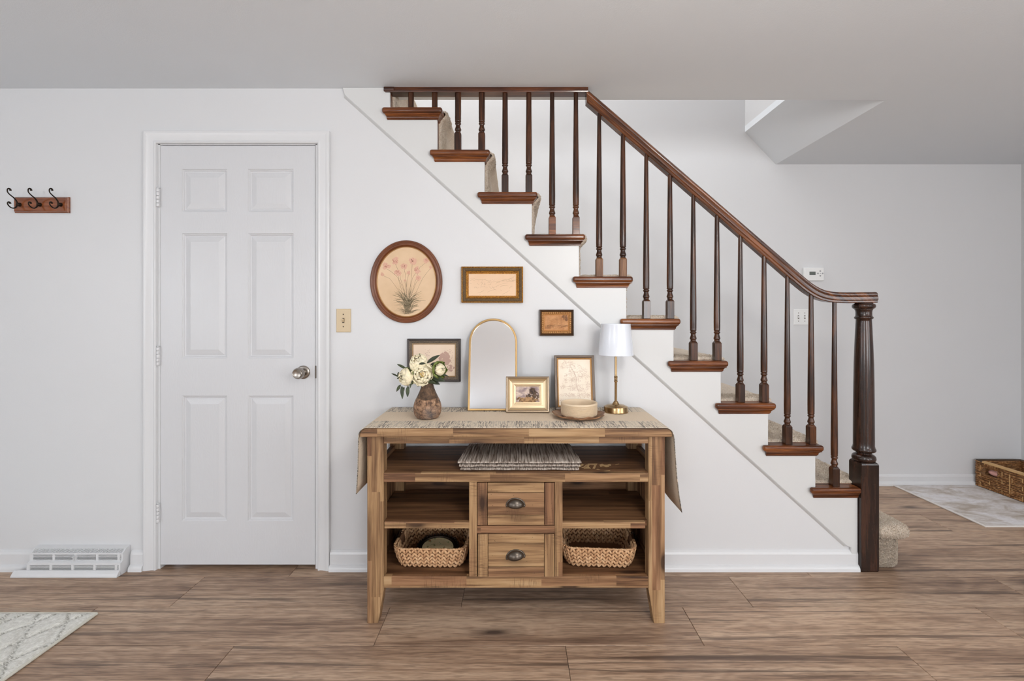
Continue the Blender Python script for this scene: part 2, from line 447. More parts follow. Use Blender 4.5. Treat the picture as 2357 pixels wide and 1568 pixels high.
def window(n, a, b, rear, XW=XL):
    f = MB()
    def bx(u0, u1, z0, z1, t0, t1):
        if rear: f.box(u0, u1, YR-.1+t0, YR-.1+t1, z0, z1)
        else: f.box(XW-.1+t0, XW-.1+t1, u0, u1, z0, z1)
    for z0, z1 in ((.8, .85), (1.42, 1.47), (2.05, 2.1)): bx(a, b, z0, z1, .0, .05)
    for u in (a, (a+b)/2-.02, b-.05): bx(u, u+.05, .8, 2.1, 0, .05)
    w = struct('window_%d' % n, f, M_trim)
    g = MB()
    if rear: g.box(a, b, YR-.09, YR-.085, .8, 2.1)
    else: g.box(XW-.09, XW-.085, a, b, .8, 2.1)
    obj('pane', g, M_pane, parent=w)
window(1, -3.25, -1.85, True); window(2, 1.75, 3.15, True); window(3, -4, -2.2, False); window(4, -4, -2.2, False, XR+.1)

# ceiling with the stairwell opening and its sloped soffit
OX0, OX1, OY0 = -1.25, 1.90, .12
ce = MB()
ce.box(XL, XR, YR, OY0, CEIL, CEIL+.28)
ce.box(XL, OX0, OY0, BY, CEIL, CEIL+.28)
ce.prism_y([(OX1, CEIL), (XR, CEIL), (XR, CEIL+.28), (1.676, CEIL+.28), (1.676, CEIL+.236)], OY0, BY)
struct('ceiling', ce, M_ceil)
sw = MB()
sw.box(OX0-.1, 1.676, OY0-.1, OY0, CEIL+.28, 4.7)
sw.box(1.676, 1.78, OY0-.1, BY, CEIL+.28, 4.7)
sw.box(OX0-.1, OX0, OY0-.1, BY, CEIL+.28, 4.7)
struct('wall_stairwell', sw, M_wall)
struct('ceiling_upper', MB().box(OX0-.1, 1.78, OY0-.1, BY, 4.7, 4.76), M_ceil)

# baseboards: a board with a rounded cap and a shoe strip
def baseboard(name, x0, x1, y, h=.096, out=.014, sy=-1):
    a = [(y, .0), (y+sy*out, .0), (y+sy*out, h*.80), (y+sy*out*.75, h*.90), (y+sy*out*.3, h*.97), (y, h)]
    o = struct(name, MB().prism_x(a, x0, x1), M_trim)
    s = [(y+sy*out, 0), (y+sy*(out+.016), 0), (y+sy*(out+.015), .014), (y+sy*(out+.010), .024), (y+sy*out, .029)]
    c = obj('shoe_molding', MB().prism_x(s, x0, x1-.0), M_trim, parent=o, smooth=True, auto=50)
    return o
baseboard('baseboard_front_left', XL, -2.33, 0)
baseboard('baseboard_front_mid', -1.862, -1.797, 0, .094)
baseboard('baseboard_front_right', -.897, 1.6585, 0)
baseboard('baseboard_back', 1.77, 2.2, BY, .078, .012); 
baseboard('baseboard_back_right', 2.2, XR, BY, .078, .012)
# door casing: three mitred lengths
def casing():
    prof = [(0, 0), (0, -.019), (.004, -.021), (.012, -.0205), (.020, -.017), (.034, -.0135), (.046, -.013), (.052, -.0155), (.057, -.013), (.059, -.004), (.059, 0)]
    xo0, xo1, zo = -1.797, -.899, 2.126
    L = []
    for i, y in prof:
        L.append([(xo0+i, y, 0), (xo0+i, y, zo-i), (xo1-i, y, zo-i), (xo1-i, y, 0)])
    return MB().loops(L, close=False)
cs = casing(); struct('trim_1', cs, M_trim, smooth=True, auto=20)
# jamb
struct('trim_2', MB().box(DX0, DX0+.010, .001, .1, 0, DZ).box(DX1-.008, DX1, .001, .1, 0, DZ).box(DX0, DX1, .001, .1, DZ-.006, DZ), M_trim)

# ------------------------------------------------------------------ the door
LX0, LX1, LZ0, LZ1 = -1.727, -.975, .020, 2.061
px2x = lambda p: (p-VPX)/473.0
px2z = lambda p: CZ-(p-VPY)/473.0
cols_ = [(px2x(418), px2x(522)), (px2x(570), px2x(675))]
rows_ = [(px2z(488), px2z(389)), (px2z(825), px2z(537)), (px2z(1200), px2z(911))]
lf = MB(); y0, y1 = .002, .036
lf.box(LX0, cols_[0][0], y0, y1, LZ0, LZ1); lf.box(cols_[0][1], cols_[1][0], y0, y1, LZ0, LZ1); lf.box(cols_[1][1], LX1, y0, y1, LZ0, LZ1)
zz = [LZ0, rows_[2][0], rows_[2][1], rows_[1][0], rows_[1][1], rows_[0][0], rows_[0][1], LZ1]
for c0, c1 in cols_:
    for j in range(0, 8, 2): lf.box(c0, c1, y0, y1, zz[j], zz[j+1])
door = struct('door_1', lf, M_door)
for c0, c1 in cols_:
    for z0, z1 in rows_:
        L = []
        for i, y in [(0, 0), (.003, .0035), (.006, .004), (.009, .0085), (.013, .0095), (.0155, .0095), (.018, .0075), (.040, .0015), (.0415, .001)]:
            L.append([(c0+i, y0+y, z0+i), (c1-i, y0+y, z0+i), (c1-i, y0+y, z1-i), (c0+i, y0+y, z1-i)])
        obj('panel', MB().loops(L, cap_last=True), M_door, parent=door)
for yy in (456, 820, 1180):
    zc = px2z(yy); m = MB()
    for k in range(5):
        m.lathe([(.0065, -.008), (.0070, -.007), (.0070, .007), (.0065, .008)], (-1.7325, -.008, zc+(k-2)*.0178), 12)
    m.lathe([(.003, 0), (.0055, .002), (.0055, .004), (.002, .007)], (-1.7325, -.008, zc+.0445), 12)
    m.box(-1.733, -1.726, -.006, .0005, zc-.044, zc+.044)
    obj('hinge', m, M_trim, parent=door, smooth=True, auto=35)
kx, kz = px2x(698), px2z(857)
m = MB()
def lathe_y(m, prof, c, seg=32, ex=1, ez=1):       # prof: (radius, distance out towards the viewer)
    L = []
    for r, d in prof:
        L.append([(c[0]+r*ex*math.cos(2*PI*k/seg), c[1]-d, c[2]+r*ez*math.sin(2*PI*k/seg)) for k in range(seg)])
    return m.loops(L, cap_last=True, cap_first=True)
kn = obj('door_knob', lathe_y(m, [(.013, 0), (.013, .020), (.017, .026), (.022, .032), (.0265, .042), (.0272, .052), (.0262, .060), (.0225, .0675), (.0205, .069), (.017, .0675), (.008, .066), (.001, .0655)], (kx, y0, kz)), M_nick, parent=door, smooth=True, auto=50)
obj('rosette', lathe_y(MB(), [(.0328, 0), (.0328, .004), (.031, .007), (.026, .009), (.015, .010)], (kx, y0, kz)), M_nick, parent=kn, smooth=True, auto=40)
m = MB().box(-.9745, -.968, -.001, .004, px2z(871), px2z(842)); obj('strike_plate', m, M_bronze, parent=door, bevel=.001)

# ------------------------------------------------------------------ staircase
stairs = thing('staircase', 'white staircase with dark stained treads, spindles and banister rising to the left behind the sideboard', 'staircase', (1.7, 0, 0))
# stringer board with stepped top and a sloping lower edge
pts = []
top = []
for i in range(1, 11):
    xr_ = min(rx(i), 1.658)
    top += [(rx(i-1), tz(i)-.031), (xr_, tz(i)-.031)]
lo = [(1.658, .030), (1.625, .030), (1.625, .108), (1.603, .118)]
lo += [(-.8266, 2.300), (-.838, 2.3375), (rx(0), 2.3375)]
st = MB(); poly = [p for k, p in enumerate(top+lo) if k == 0 or p != (top+lo)[k-1]]
st.prism_y(poly, -.013, -.0003)
obj('stringer', st, M_skirt, parent=stairs, bevel=.004, seg=3)
for i in range(0, 11):
    xr_ = rx(i)
    if i < 10:
        r_ = MB().box(xr_-.018, xr_, .0, BY-.002, tz(i+1), tz(i)-.029)
        obj('riser', r_, M_stX, parent=stairs)
    if i >= 1:
        m = MB(); xe = xr_+.026 if i < 10 else 1.659
        m.prism_y([(rx(i-1)-.034, 0), (xe, 0), (xe, .028), (rx(i-1)-.034, .028)], 0, 0) if False else None
        z1 = tz(i); z0 = z1-.028
        xa = rx(i-1)-.034; xb = rx(i-1)
        # tread outline seen from above, with the return nosing running past the riser above
        P = [(xa, -.040), (xe, -.040), (xe, BY-.002), (xb, BY-.002), (xb, -.0135), (xa, -.0135)]
        n = len(P)
        m.add([(x, y, z0) for x, y in P]+[(x, y, z1) for x, y in P], [tuple(range(n-1, -1, -1)), tuple(range(n, 2*n))]+[(k, (k+1) % n, (k+1) % n+n, k+n) for k in range(n)])
        obj('tread', m, M_stX, parent=stairs, bevel=.0105, seg=4, smooth=True, auto=35)
        # cove moulding under the nosing, returned round the right end
        prof = [(0, 0), (.019, 0), (.019, .003), (.014, .006), (.009, .012), (.0075, .018), (.0075, .021), (.004, .0235), (.004, .026), (0, .026)]
        L = []
        xe2 = min(xr_, 1.655)
        for o_, d in prof:
            yy = -.0132-o_; x0_ = rx(i-1)-.010-o_*.6; x1_ = xe2+(o_ if i < 10 else 0)
            ring = [(x0_, -.0132, z0-d), (x0_, yy, z0-d), (x1_, yy, z0-d), (x1_, (.9 if i < 10 else -.0132), z0-d)]
            L.append(ring)
        obj('cove_molding', MB().loops(L, close=False), M_stX, parent=stairs, smooth=True, auto=30)
ms = MB(); A_ = (1.603, .118); B_ = (-.8266, 2.300)
_dx, _dz = B_[0]-A_[0], B_[1]-A_[1]; _l = math.hypot(_dx, _dz); nx_, nz_ = _dz/_l, -_dx/_l
nx_, nz_ = -abs(nx_), -abs(nz_)
sec = [(0, -.0131), (.0012, -.0128), (.0095, -.0012), (.0100, -.0003), (0, -.0003)]
ms.loops([[(A_[0]+nx_*q, y, A_[1]+nz_*q) for q, y in sec], [(B_[0]+nx_*q, y, B_[1]+nz_*q) for q, y in sec]], cap_first=True, cap_last=True)
obj('stringer_molding', ms, M_skirt, parent=stairs)
# risers/treads above, seen through the gap under the ceiling
obj('riser', MB().box(rx(-1)-.018, rx(-1), OY0, BY-.002, tz(0), tz(-1)-.029), M_stX, parent=stairs)
obj('tread', MB().box(rx(-1), rx(0)+.024, OY0, BY-.002, tz(0)-.028, tz(0)), M_stX, parent=stairs)

# hand rail
def railz(x):          # centre line of the rail
    tab = [(.345, 2.301), (1.376, 1.409), (1.427, 1.370), (1.465, 1.348), (1.502, 1.334), (1.545, 1.325), (1.60, 1.3215), (1.80, 1.3215)]
    return interp(x, tab)
def rail_sweep(path, prof):
    L = []
    for i, (x, z) in enumerate(path):
        a = path[max(i-1, 0)]; b = path[min(i+1, len(path)-1)]
        tx, tz_ = b[0]-a[0], b[1]-a[1]; l = math.hypot(tx, tz_); nx, nz = -tz_/l, tx/l
        if nz < 0: nx, nz = -nx, -nz
        if i == 0: nx, nz = 0, 1.32     # plumb cut where the rail meets the ceiling
        L.append([(x+nx*h, y, min(z+nz*h, CEIL-.001)) for y, h in prof])
    return MB().loops(L, cap_first=True, cap_last=True)
RC = .008
half = [(.020, -.0265), (.0225, -.0235), (.0225, -.016), (.0265, -.012), (.0275, -.004), (.0270, .002), (.0235, .006), (.0255, .011), (.0250, .017), (.0205, .0225), (.012, .0262), (.004, .0270)]
prof = [(RC-y, h) for y, h in half] + [(RC+y, h) for y, h in reversed(half)]
path = [(.345+.0*k, railz(.345)) for k in range(1)] + [(x, railz(x)) for x in [.42, .6, .9, 1.2, 1.33]]
cv = spline([(1.33, 0, railz(1.33)), (1.376, 0, 1.409), (1.43, 0, 1.366), (1.48, 0, 1.338), (1.53, 0, 1.325), (1.59, 0, 1.3205), (1.66, 0, 1.3205), (1.745, 0, 1.3215)], 5)[1:]
path += [(p.x, p.z) for p in cv] + [(1.752, 1.322)]
hr = obj('handrail', rail_sweep(path, prof), M_rail, parent=stairs, smooth=True, auto=28)
hp = [(RC-.027, 2.3125), (RC-.029, 2.318), (RC-.0265, 2.322), (RC-.0275, 2.330), (RC-.0255, 2.337), (RC+.0255, 2.337), (RC+.0275, 2.330), (RC+.0265, 2.322), (RC+.029, 2.318), (RC+.027, 2.3125)]
obj('flat_rail', MB().prism_x(hp, -.628, .352), M_railH, parent=stairs, smooth=True, auto=30)
obj('rail_end_cap', MB().prism_x([(RC-.031, 2.316), (RC-.033, 2.326), (RC-.030, 2.337), (RC+.03, 2.337), (RC+.03, 2.316)], -.634, -.585), M_railH, parent=stairs, bevel=.002)

# balusters
def baluster(x, zb, zt, worn=False):
    m = MB(); h = zt-zb; hs = .0165
    sqh = min(.088, h)
    if h < .12:
        L = [[(x-hs*.85, -hs*.85, zb), (x+hs*.85, -hs*.85, zb), (x+hs*.85, hs*.85, zb), (x-hs*.85, hs*.85, zb)], [(x-hs*.78, -hs*.78, zt), (x+hs*.78, -hs*.78, zt), (x+hs*.78, hs*.78, zt), (x-hs*.78, hs*.78, zt)]]
        m.lathe([(.0140, 0), (.0138, h)], (x, 0, zb), 20)
        return m, None
    base = MB()
    base.loops([[(x-a, -a, z), (x+a, -a, z), (x+a, a, z), (x-a, a, z)] for a, z in ((hs, zb), (hs, zb+.084), (hs-.004, zb+.0915), (.0105, zb+.0935))], cap_first=True, cap_last=True)
    p = [(.0105, .0925), (.0125, .0945), (.0130, .097), (.0118, .100), (.0150, .103), (.0158, .107), (.0150, .1115), (.0130, .117), (.0112, .124), (.0110, .129), (.0128, .132), (.0150, .1345), (.0150, .1385), (.0120, .141), (.0118, .1425), (.0146, .145), (.0152, .148), (.0146, .151)]
    m.lathe([(r, z) for r, z in p] + [(.0150, .158), (.0152, .20)] + [(max(.0092, .0156-.0105*(q-.2)), q) for q in [.3+.05*k for k in range(12)] if q < h-.03] + [(max(.0092, .0156-.0105*(h-.2)), h)], (x, 0, zb), 20)
    return m, base
for i in range(1, 11):
    for k in range(2 if i < 10 else 1):
        x = -.507 + .2288*(i-1) + .1155*k
        zt = 2.3135 if x < .345 else railz(x)-.031
        if x > 1.40: zt = railz(x)-.0255
        m, b = baluster(x, tz(i), zt)
        o = obj('baluster', m, M_stZ, parent=stairs, smooth=True, auto=50)
        if b: obj('baluster_block', b, M_worn if i == 5 else (M_stX if i == 4 else M_stZ), parent=o, bevel=.0015)
# newel post
NX, NY = 1.703, .010
nw = MB(); a = .043
nw.loops([[(NX-q, NY-q, z), (NX+q, NY-q, z), (NX+q, NY+q, z), (NX-q, NY+q, z)] for q, z in ((a-.003, 0), (a, .008), (a, .514), (a-.003, .521), (a-.010, .5275))], cap_first=True, cap_last=True)
newel = obj('newel_post', nw, M_newel, parent=stairs, bevel=.0025, seg=2)
z = lambda yz: 1.4983-yz*6.683e-4
pr = [(.030, .526), (.046, .527), (.0495, .533), (.0500, .540), (.0485, .549), (.042, .556), (.034, .560), (.032, .565), (.036, .569), (.045, .572), (.0490, .576), (.0500, .582), (.0480, .588), (.0455, .591), (.0455, .595), (.0440, .600)]
pr += [(.0440, .62), (.0438, .70), (.0432, .80), (.0422, .90), (.0405, 1.0), (.0380, 1.08), (.0352, 1.15), (.0328, 1.205), (.0325, 1.214)]
pr += [(.036, 1.2165), (.0392, 1.2205), (.0390, 1.2255), (.0355, 1.229), (.0338, 1.233), (.0335, 1.250), (.035, 1.258), (.0375, 1.262), (.0375, 1.265), (.044, 1.268), (.0480, 1.274), (.0485, 1.281), (.0460, 1.2875), (.038, 1.291), (.036, 1.2955)]
obj('turned_column', MB().lathe(pr, (NX, NY, 0), 48), M_newel, parent=newel, smooth=True, auto=60)

# carpet: wraps every tread and riser beyond the bare wooden ends
def carpet_path():
    T = .013; P = []
    def rise(xr, z0, z1, nose):      # up a riser at xr then round the nosing
        P.append((xr+T, z0)); P.append((xr+T, z0+.06)); P.append((xr+T, z1-.060)); P.append((xr+T+.006, z1-.045))
        P.append((xr+nose+.012, z1-.032)); P.append((xr+nose+.024, z1-.018)); P.append((xr+nose+.024, z1-.002)); P.append((xr+nose+.012, z1+T-.001)); P.append((xr+nose-.008, z1+T))
    for i in range(10, -2, -1):
        rise(rx(i), tz(i+1)+.012, tz(i), .020)
        for t_ in (.3, .6, .9): P.append((rx(i)-.2288*t_ + .005, tz(i)+T))
    return P
CP = carpet_path()
sp = [p for p in spline([(x, 0, z) for x, z in CP], 3)]
m = MB(); L = []
YC0, YC1 = .030, BY-.003
ys = [YC0+.0, YC0+.004, YC0+.012] + [YC0+.012+(YC1-YC0-.012)*k/26 for k in range(1, 27)]
def fz(x, y, z, s=1): return (noise.noise(Vector((x*60, y*60, z*60)))*.0022+noise.noise(Vector((x*160, y*160, z*160)))*.0016)*s
for j, y in enumerate(ys):
    ring = []
    for k, p in enumerate(sp):
        t0 = sp[max(k-1, 0)]; t1 = sp[min(k+1, len(sp)-1)]
        d = (t1-t0).normalized(); n = Vector((d.z, 0, -d.x))          # outward
        sink = {0: .013, 1: .004, 2: .0008}.get(j, 0)
        yy = max(y, OY0+.003) if p.z > 2.33 else y
        q = p + n*(-sink+fz(p.x, y, p.z))
        ring.append((q.x, yy, q.z))
    L.append(ring)
# keep within the shaft opening above the ceiling line
m.loops(L, close=False)
obj('carpet_runner', m, M_carpet, parent=stairs, smooth=True)
# first, fully wrapped step
def rbox(x0, x1, y0, y1, z0, z1, r, seg, sub=0):
    bm = bmesh.new(); bmesh.ops.create_cube(bm, size=1)
    for v in bm.verts: v.co = Vector(((x0+x1)/2+v.co.x*(x1-x0), (y0+y1)/2+v.co.y*(y1-y0), (z0+z1)/2+v.co.z*(z1-z0)))
    bmesh.ops.bevel(bm, geom=bm.edges[:], offset=r, segments=seg, profile=.5, affect='EDGES')
    m = MB(); m.v = [tuple(v.co) for v in bm.verts]; m.f = [tuple(v.index for v in f.verts) for f in bm.faces]; bm.free(); return m
s1 = obj('bottom_step', rbox(1.55, 1.872, .056, BY-.003, .0005, .165, .03, 5), M_carpet, parent=stairs, smooth=True)
s1b = rbox(1.7475, 1.872, -.004, .30, .0005, .165, .035, 6)
obj('step_riser_carpet', s1b, M_carpet, parent=s1, smooth=True)
nose = rbox(1.7475, 1.908, -.032, BY-.004, .150, .224, .036, 8)
obj('step_nosing_carpet', nose, M_carpet, parent=s1, smooth=True)
obj('step_top_carpet', rbox(rx(10)+.01, 1.80, .056, BY-.004, .150, .224, .03, 4), M_carpet, parent=s1, smooth=True)
# pile tufts on the parts of the carpet seen close up
def tufts(name, parent, samples, ln=.0050, w=.0016):
    m = MB()
    for p, n in samples:
        p = Vector(p); n = Vector(n)+Vector((random.uniform(-.55, .55), random.uniform(-.55, .55), random.uniform(-.55, .55))); n.normalize()
        s = n.cross(Vector((random.uniform(-1, 1), random.uniform(-1, 1), random.uniform(-1, 1)))).normalized()*w
        l = ln*random.uniform(.5, 1.1); b = len(m.v)
        m.v += [tuple(p-s), tuple(p+s), tuple(p+s*.5+n*l), tuple(p-s*.5+n*l)]; m.f.append((b, b+1, b+2, b+3))
    o = obj(name, m, M_carpet, parent=parent, kind='stuff'); return o
S = []
def sample_mesh(mb, n, cond):
    import bisect
    out = []; fs = []; ac = []; tot = 0
    for f in mb.f:
        v = [Vector(mb.v[i]) for i in f]
        for k in range(1, len(v)-1):
            c = (v[k]-v[0]).cross(v[k+1]-v[0]); ar = c.length/2
            if ar <= 0: continue
            cen = (v[0]+v[k]+v[k+1])/3
            if not cond(cen): continue
            tot += ar; ac.append(tot); fs.append((v[0], v[k], v[k+1], c.normalized()))
    for _ in range(n):
        a, b, c, nn = fs[min(bisect.bisect(ac, random.random()*tot), len(fs)-1)]
        u, w_ = random.random(), random.random()
        if u+w_ > 1: u, w_ = 1-u, 1-w_
        out.append((a+(b-a)*u+(c-a)*w_, nn))
    return out
cen = Vector((1.80, .3, .19))
def outward(S, c): return [(p, n if (p-c).dot(n) > 0 else -n) for p, n in S]
S = outward(sample_mesh(nose, 14000, lambda c: c.y < .5 and c.x > 1.745), Vector((1.83, .3, .187)))
S = [(p, Vector((n.x, n.y, n.z))) for p, n in S]
S += outward(sample_mesh(s1b, 7000, lambda c: c.y < .1 and c.x > 1.745), Vector((1.8, .15, .08)))
tufts('carpet_pile', s1, S)
cm = MB(); cm.v = m.v if False else []; 
cm = MB().loops(L, close=False)
S = sample_mesh(cm, 26000, lambda c: c.y < .16 or (c.z < .8 and c.y < .5))
S2 = []
for p, n in S:
    if n.z < -.05 and abs(n.x) < .5: n = -n
    if n.x < -.3: n = -n
    S2.append((p, n))
tufts('stair_carpet_pile', stairs, [(p, n) for p, n in S2 if p.z < 2.30])

# ------------------------------------------------------------------ sideboard
SB = thing('sideboard', 'rustic reclaimed wood sideboard with open shelves and two centre drawers', 'sideboard', (.003, -.22, 0))
CX = .003; FY = -.406; BKY = -.012; TOPZ = .786
lx = .596
def leg(xo, xi, yf, yb, side):     # outer x, inner x; inner face tapers below the bottom rail
    m = MB(); t_ = .022 if xi > xo else -.022
    ring = lambda z, k: [(xo, yf, z), (xi-t_*k, yf, z), (xi-t_*k, yb, z), (xo, yb, z)]
    m.loops([ring(0, 1), ring(.135, .0), ring(TOPZ-.034, 0)], cap_first=True, cap_last=True)
    return obj('leg', m, A_z, parent=SB, bevel=.003)
for sx in (-1, 1):
    for yf, yb in ((FY, FY+.052), (BKY-.052, BKY)):
        leg(CX+sx*lx, CX+sx*(lx-.066), yf, yb, sx)
rr_ = .026; TT = [(CX-.618, TOPZ-.034), (CX+.618, TOPZ-.034)] + [(CX+.618-rr_+rr_*math.cos(PI/2*k/8), TOPZ-rr_+rr_*math.sin(PI/2*k/8)) for k in range(9)] + [(CX-.618+rr_-rr_*math.sin(PI/2*k/8), TOPZ-rr_+rr_*math.cos(PI/2*k/8)) for k in range(9)]
obj('tabletop', MB().prism_y(TT, -.428, -.004), A_x, parent=SB, bevel=.003, seg=2)
ix = lx-.066
obj('apron', MB().box(CX-ix, CX+ix, FY+.004, FY+.024, .719, TOPZ-.034), A_x, parent=SB, bevel=.0015)
obj('apron', MB().box(CX-ix, CX+ix, BKY-.028, BKY-.006, .730, TOPZ-.034), A_x, parent=SB, bevel=.0015)
for sx in (-1, 1):
    xa, xb = sorted((CX+sx*(lx-.006), CX+sx*(lx-.026)))
    obj('side_rail', MB().box(xa, xb, FY+.052, BKY-.052, .722, TOPZ-.034), A_y, parent=SB)
    obj('side_rail', MB().box(xa, xb, FY+.052, BKY-.052, .560, .618), A_y, parent=SB)
    obj('side_rail', MB().box(xa, xb, FY+.052, BKY-.052, .142, .20), A_y, parent=SB)
    n = 5; ya, yb = FY+.052, BKY-.052; w = (yb-ya)/n
    for k in range(n):
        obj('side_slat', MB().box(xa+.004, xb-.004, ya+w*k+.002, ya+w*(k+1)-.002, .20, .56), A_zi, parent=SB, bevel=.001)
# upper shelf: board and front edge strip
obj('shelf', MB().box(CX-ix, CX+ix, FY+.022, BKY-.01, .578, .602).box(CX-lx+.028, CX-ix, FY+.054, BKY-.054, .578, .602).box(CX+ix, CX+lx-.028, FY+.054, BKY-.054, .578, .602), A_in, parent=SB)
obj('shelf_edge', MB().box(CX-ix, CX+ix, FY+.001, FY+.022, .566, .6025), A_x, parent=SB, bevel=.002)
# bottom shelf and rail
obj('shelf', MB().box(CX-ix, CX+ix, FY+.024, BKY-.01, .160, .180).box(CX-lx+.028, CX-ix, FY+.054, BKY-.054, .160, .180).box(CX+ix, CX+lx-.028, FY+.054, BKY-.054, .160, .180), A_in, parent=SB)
obj('bottom_rail', MB().box(CX-ix, CX+ix, FY+.001, FY+.024, .142, .187), A_x, parent=SB, bevel=.002)
obj('bottom_rail', MB().box(CX-ix, CX+ix, BKY-.03, BKY-.01, .12, .160), A_x, parent=SB, bevel=.002)
# divider uprights and the drawer case
fx = lambda p: (p-VPX)/575.4
fz_ = lambda p: CZ-(p-VPY)/575.4
u1, u2, u3, u4 = fx(1079.6), fx(1098), fx(1277), fx(1295)
for a_, b_ in ((u1, u2), (u3, u4)):
    obj('stile', MB().box(a_, b_, FY+.001, FY+.025, .187, .566), A_z, parent=SB, bevel=.002)
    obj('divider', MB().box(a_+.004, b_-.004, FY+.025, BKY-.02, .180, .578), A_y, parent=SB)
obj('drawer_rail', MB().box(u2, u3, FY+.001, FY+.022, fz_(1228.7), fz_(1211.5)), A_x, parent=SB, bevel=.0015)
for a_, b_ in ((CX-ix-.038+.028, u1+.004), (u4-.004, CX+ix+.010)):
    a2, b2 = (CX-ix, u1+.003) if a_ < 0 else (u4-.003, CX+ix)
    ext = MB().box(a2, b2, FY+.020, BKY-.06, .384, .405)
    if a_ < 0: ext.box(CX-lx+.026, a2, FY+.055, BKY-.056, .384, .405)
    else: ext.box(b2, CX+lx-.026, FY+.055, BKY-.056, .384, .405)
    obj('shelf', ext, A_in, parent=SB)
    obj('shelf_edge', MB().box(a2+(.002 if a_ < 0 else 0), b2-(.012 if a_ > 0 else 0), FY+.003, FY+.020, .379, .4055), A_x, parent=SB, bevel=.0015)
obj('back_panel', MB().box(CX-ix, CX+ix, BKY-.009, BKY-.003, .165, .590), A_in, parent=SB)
def pull(parent, cx, cz, yf, tilt=0):
    m = MB(); rx_, ry_, rz_ = .033, .023, .026; L = []
    n = 18
    for j in range(9):
        b = math.radians(-14+104*j/8)        # from the mouth up and over
        ring = []
        for k in range(n+1):
            a = PI*k/n
            r = math.cos(b) if b > 0 else 1
            ring.append((cx-rx_*math.cos(a)*r, yf-ry_*math.sin(a)*r-.0005, cz+rz_*(math.sin(b) if b > 0 else math.sin(b)*math.sin(a))))
        L.append(ring)
    m.loops(L, close=False)
    o = obj('cup_pull', m, M_bronze, parent=parent, smooth=True, solid=.0016)
    f = MB(); L = []
    for q, yy in ((.92, -.0004), (1.0, -.003), (1.12, -.003), (1.18, -.0012), (1.18, 0)):
        L.append([(cx-(rx_*q+.001)*math.cos(PI*k/n), yf+yy, cz-.003+(rz_*q+.001)*math.sin(PI*k/n)) for k in range(n+1)])
    f.loops(L, close=False)
    for s_ in (-1, 1): f.ellipsoid((cx+s_*rx_*1.04, yf-.0018, cz-.004), (.005, .0022, .005))
    obj('pull_flange', f, M_bronze, parent=o, smooth=True)
    if tilt:
        for q in (o,):
            c = Vector((cx, yf, cz)); Rm = Matrix.Rotation(tilt, 4, 'Y')
            inv = MW[parent.name].inverted(); cl = inv @ c
            for me in [o.data, o.children[0].data if o.children else None]:
                if me is None: continue
                for v in me.vertices: v.co = Rm @ (v.co-cl)+cl
    return o
def drawer(za, zb, skew=0, tilt=0):
    xa, xb = u2+.001, u3-.001; yf = FY+.002; yb = FY+.020
    d = obj('drawer', MB().box(xa+.004, xb-.004, yb-.006, BKY-.04, za+.004, zb-.004), A_y, parent=SB)
    sw_ = .0405; g = .0009
    a1, b1 = xa+sw_, xb-sw_
    if skew: a1 += .002
    obj('stile', MB().box(xa+g+skew, a1-g, yf, yb, za+g, zb-g), A_zd, parent=d, bevel=.0016)
    obj('stile', MB().box(b1+g, xb-g, yf, yb, za+g, zb-g), A_zd, parent=d, bevel=.0016)
    h = .0405
    obj('rail', MB().box(a1+g, b1-g, yf+.0005, yb, zb-h+g, zb-g), A_xd, parent=d, bevel=.0016)
    obj('rail', MB().box(a1+g, b1-g, yf+.0005, yb, za+g, za+h-g), A_xd, parent=d, bevel=.0016)
    obj('panel', MB().box(a1+g, b1-g, yf+.0012, yb, za+h+g, zb-h-g), A_xd, parent=d, bevel=.0016)
    nh = MB()
    for _ in range(26):
        x_ = random.choice([random.uniform(xa+.004, a1-.004), random.uniform(b1+.004, xb-.004), random.uniform(a1, b1), random.uniform(a1, b1)])
        z_ = random.uniform(za+.006, zb-.006)
        nh.ellipsoid((x_, yf+.0006, z_), (.0011, .0010, .0011), None, 6, 4)
    obj('nail_hole', nh, M_black, parent=d, kind='stuff')
    pull(d, (xa+xb)/2-.0015, (za+zb)/2-.0035, yf+.001, tilt)
drawer(fz_(1210.4), fz_(1112))
drawer(fz_(1329.5), fz_(1230.4), .0015, math.radians(-7))
# torn label remnants stuck on the upper shelf, right of the folded mats
m = MB()
def lab(u, v):     # zoom-picture coordinates of the remnant turned into a point on the shelf top
    px = 1190+u/6.044; py = 980+v/6.044
    s = (py-VPY)/(CZ-.6025); return ((px-VPX)/s, 1080/s-D)
for poly in ([(850,570),(905,530),(930,545),(890,575),(870,585)], [(925,600),(970,565),(985,530),(1120,528),(1100,560),(1085,600),(1050,598),(1075,550),(1010,545),(1000,572),(1030,598)],
             [(890,580),(930,572),(965,540),(980,548),(935,590),(905,590)], [(1145,545),(1185,532),(1215,545),(1270,545),(1285,572),(1240,578),(1200,565),(1160,575)], [(1262,540),(1300,535),(1312,558),(1280,562)],
             [(1095,605),(1130,602),(1160,615),(1120,615)], [(1205,630),(1290,622),(1305,632),(1240,637)], [(1360,545),(1420,530),(1425,538),(1375,548)]):
    v = [(*lab(a_, b_), .6028) for a_, b_ in poly]; c = [sum(p[i] for p in v)/len(v) for i in range(3)]
    m.add(v, [tuple(range(len(v)))])
obj('label_residue', m, plain('pale_label_paper', srgb(205, 170, 122), .7), parent=SB, label='pale torn label remnants')

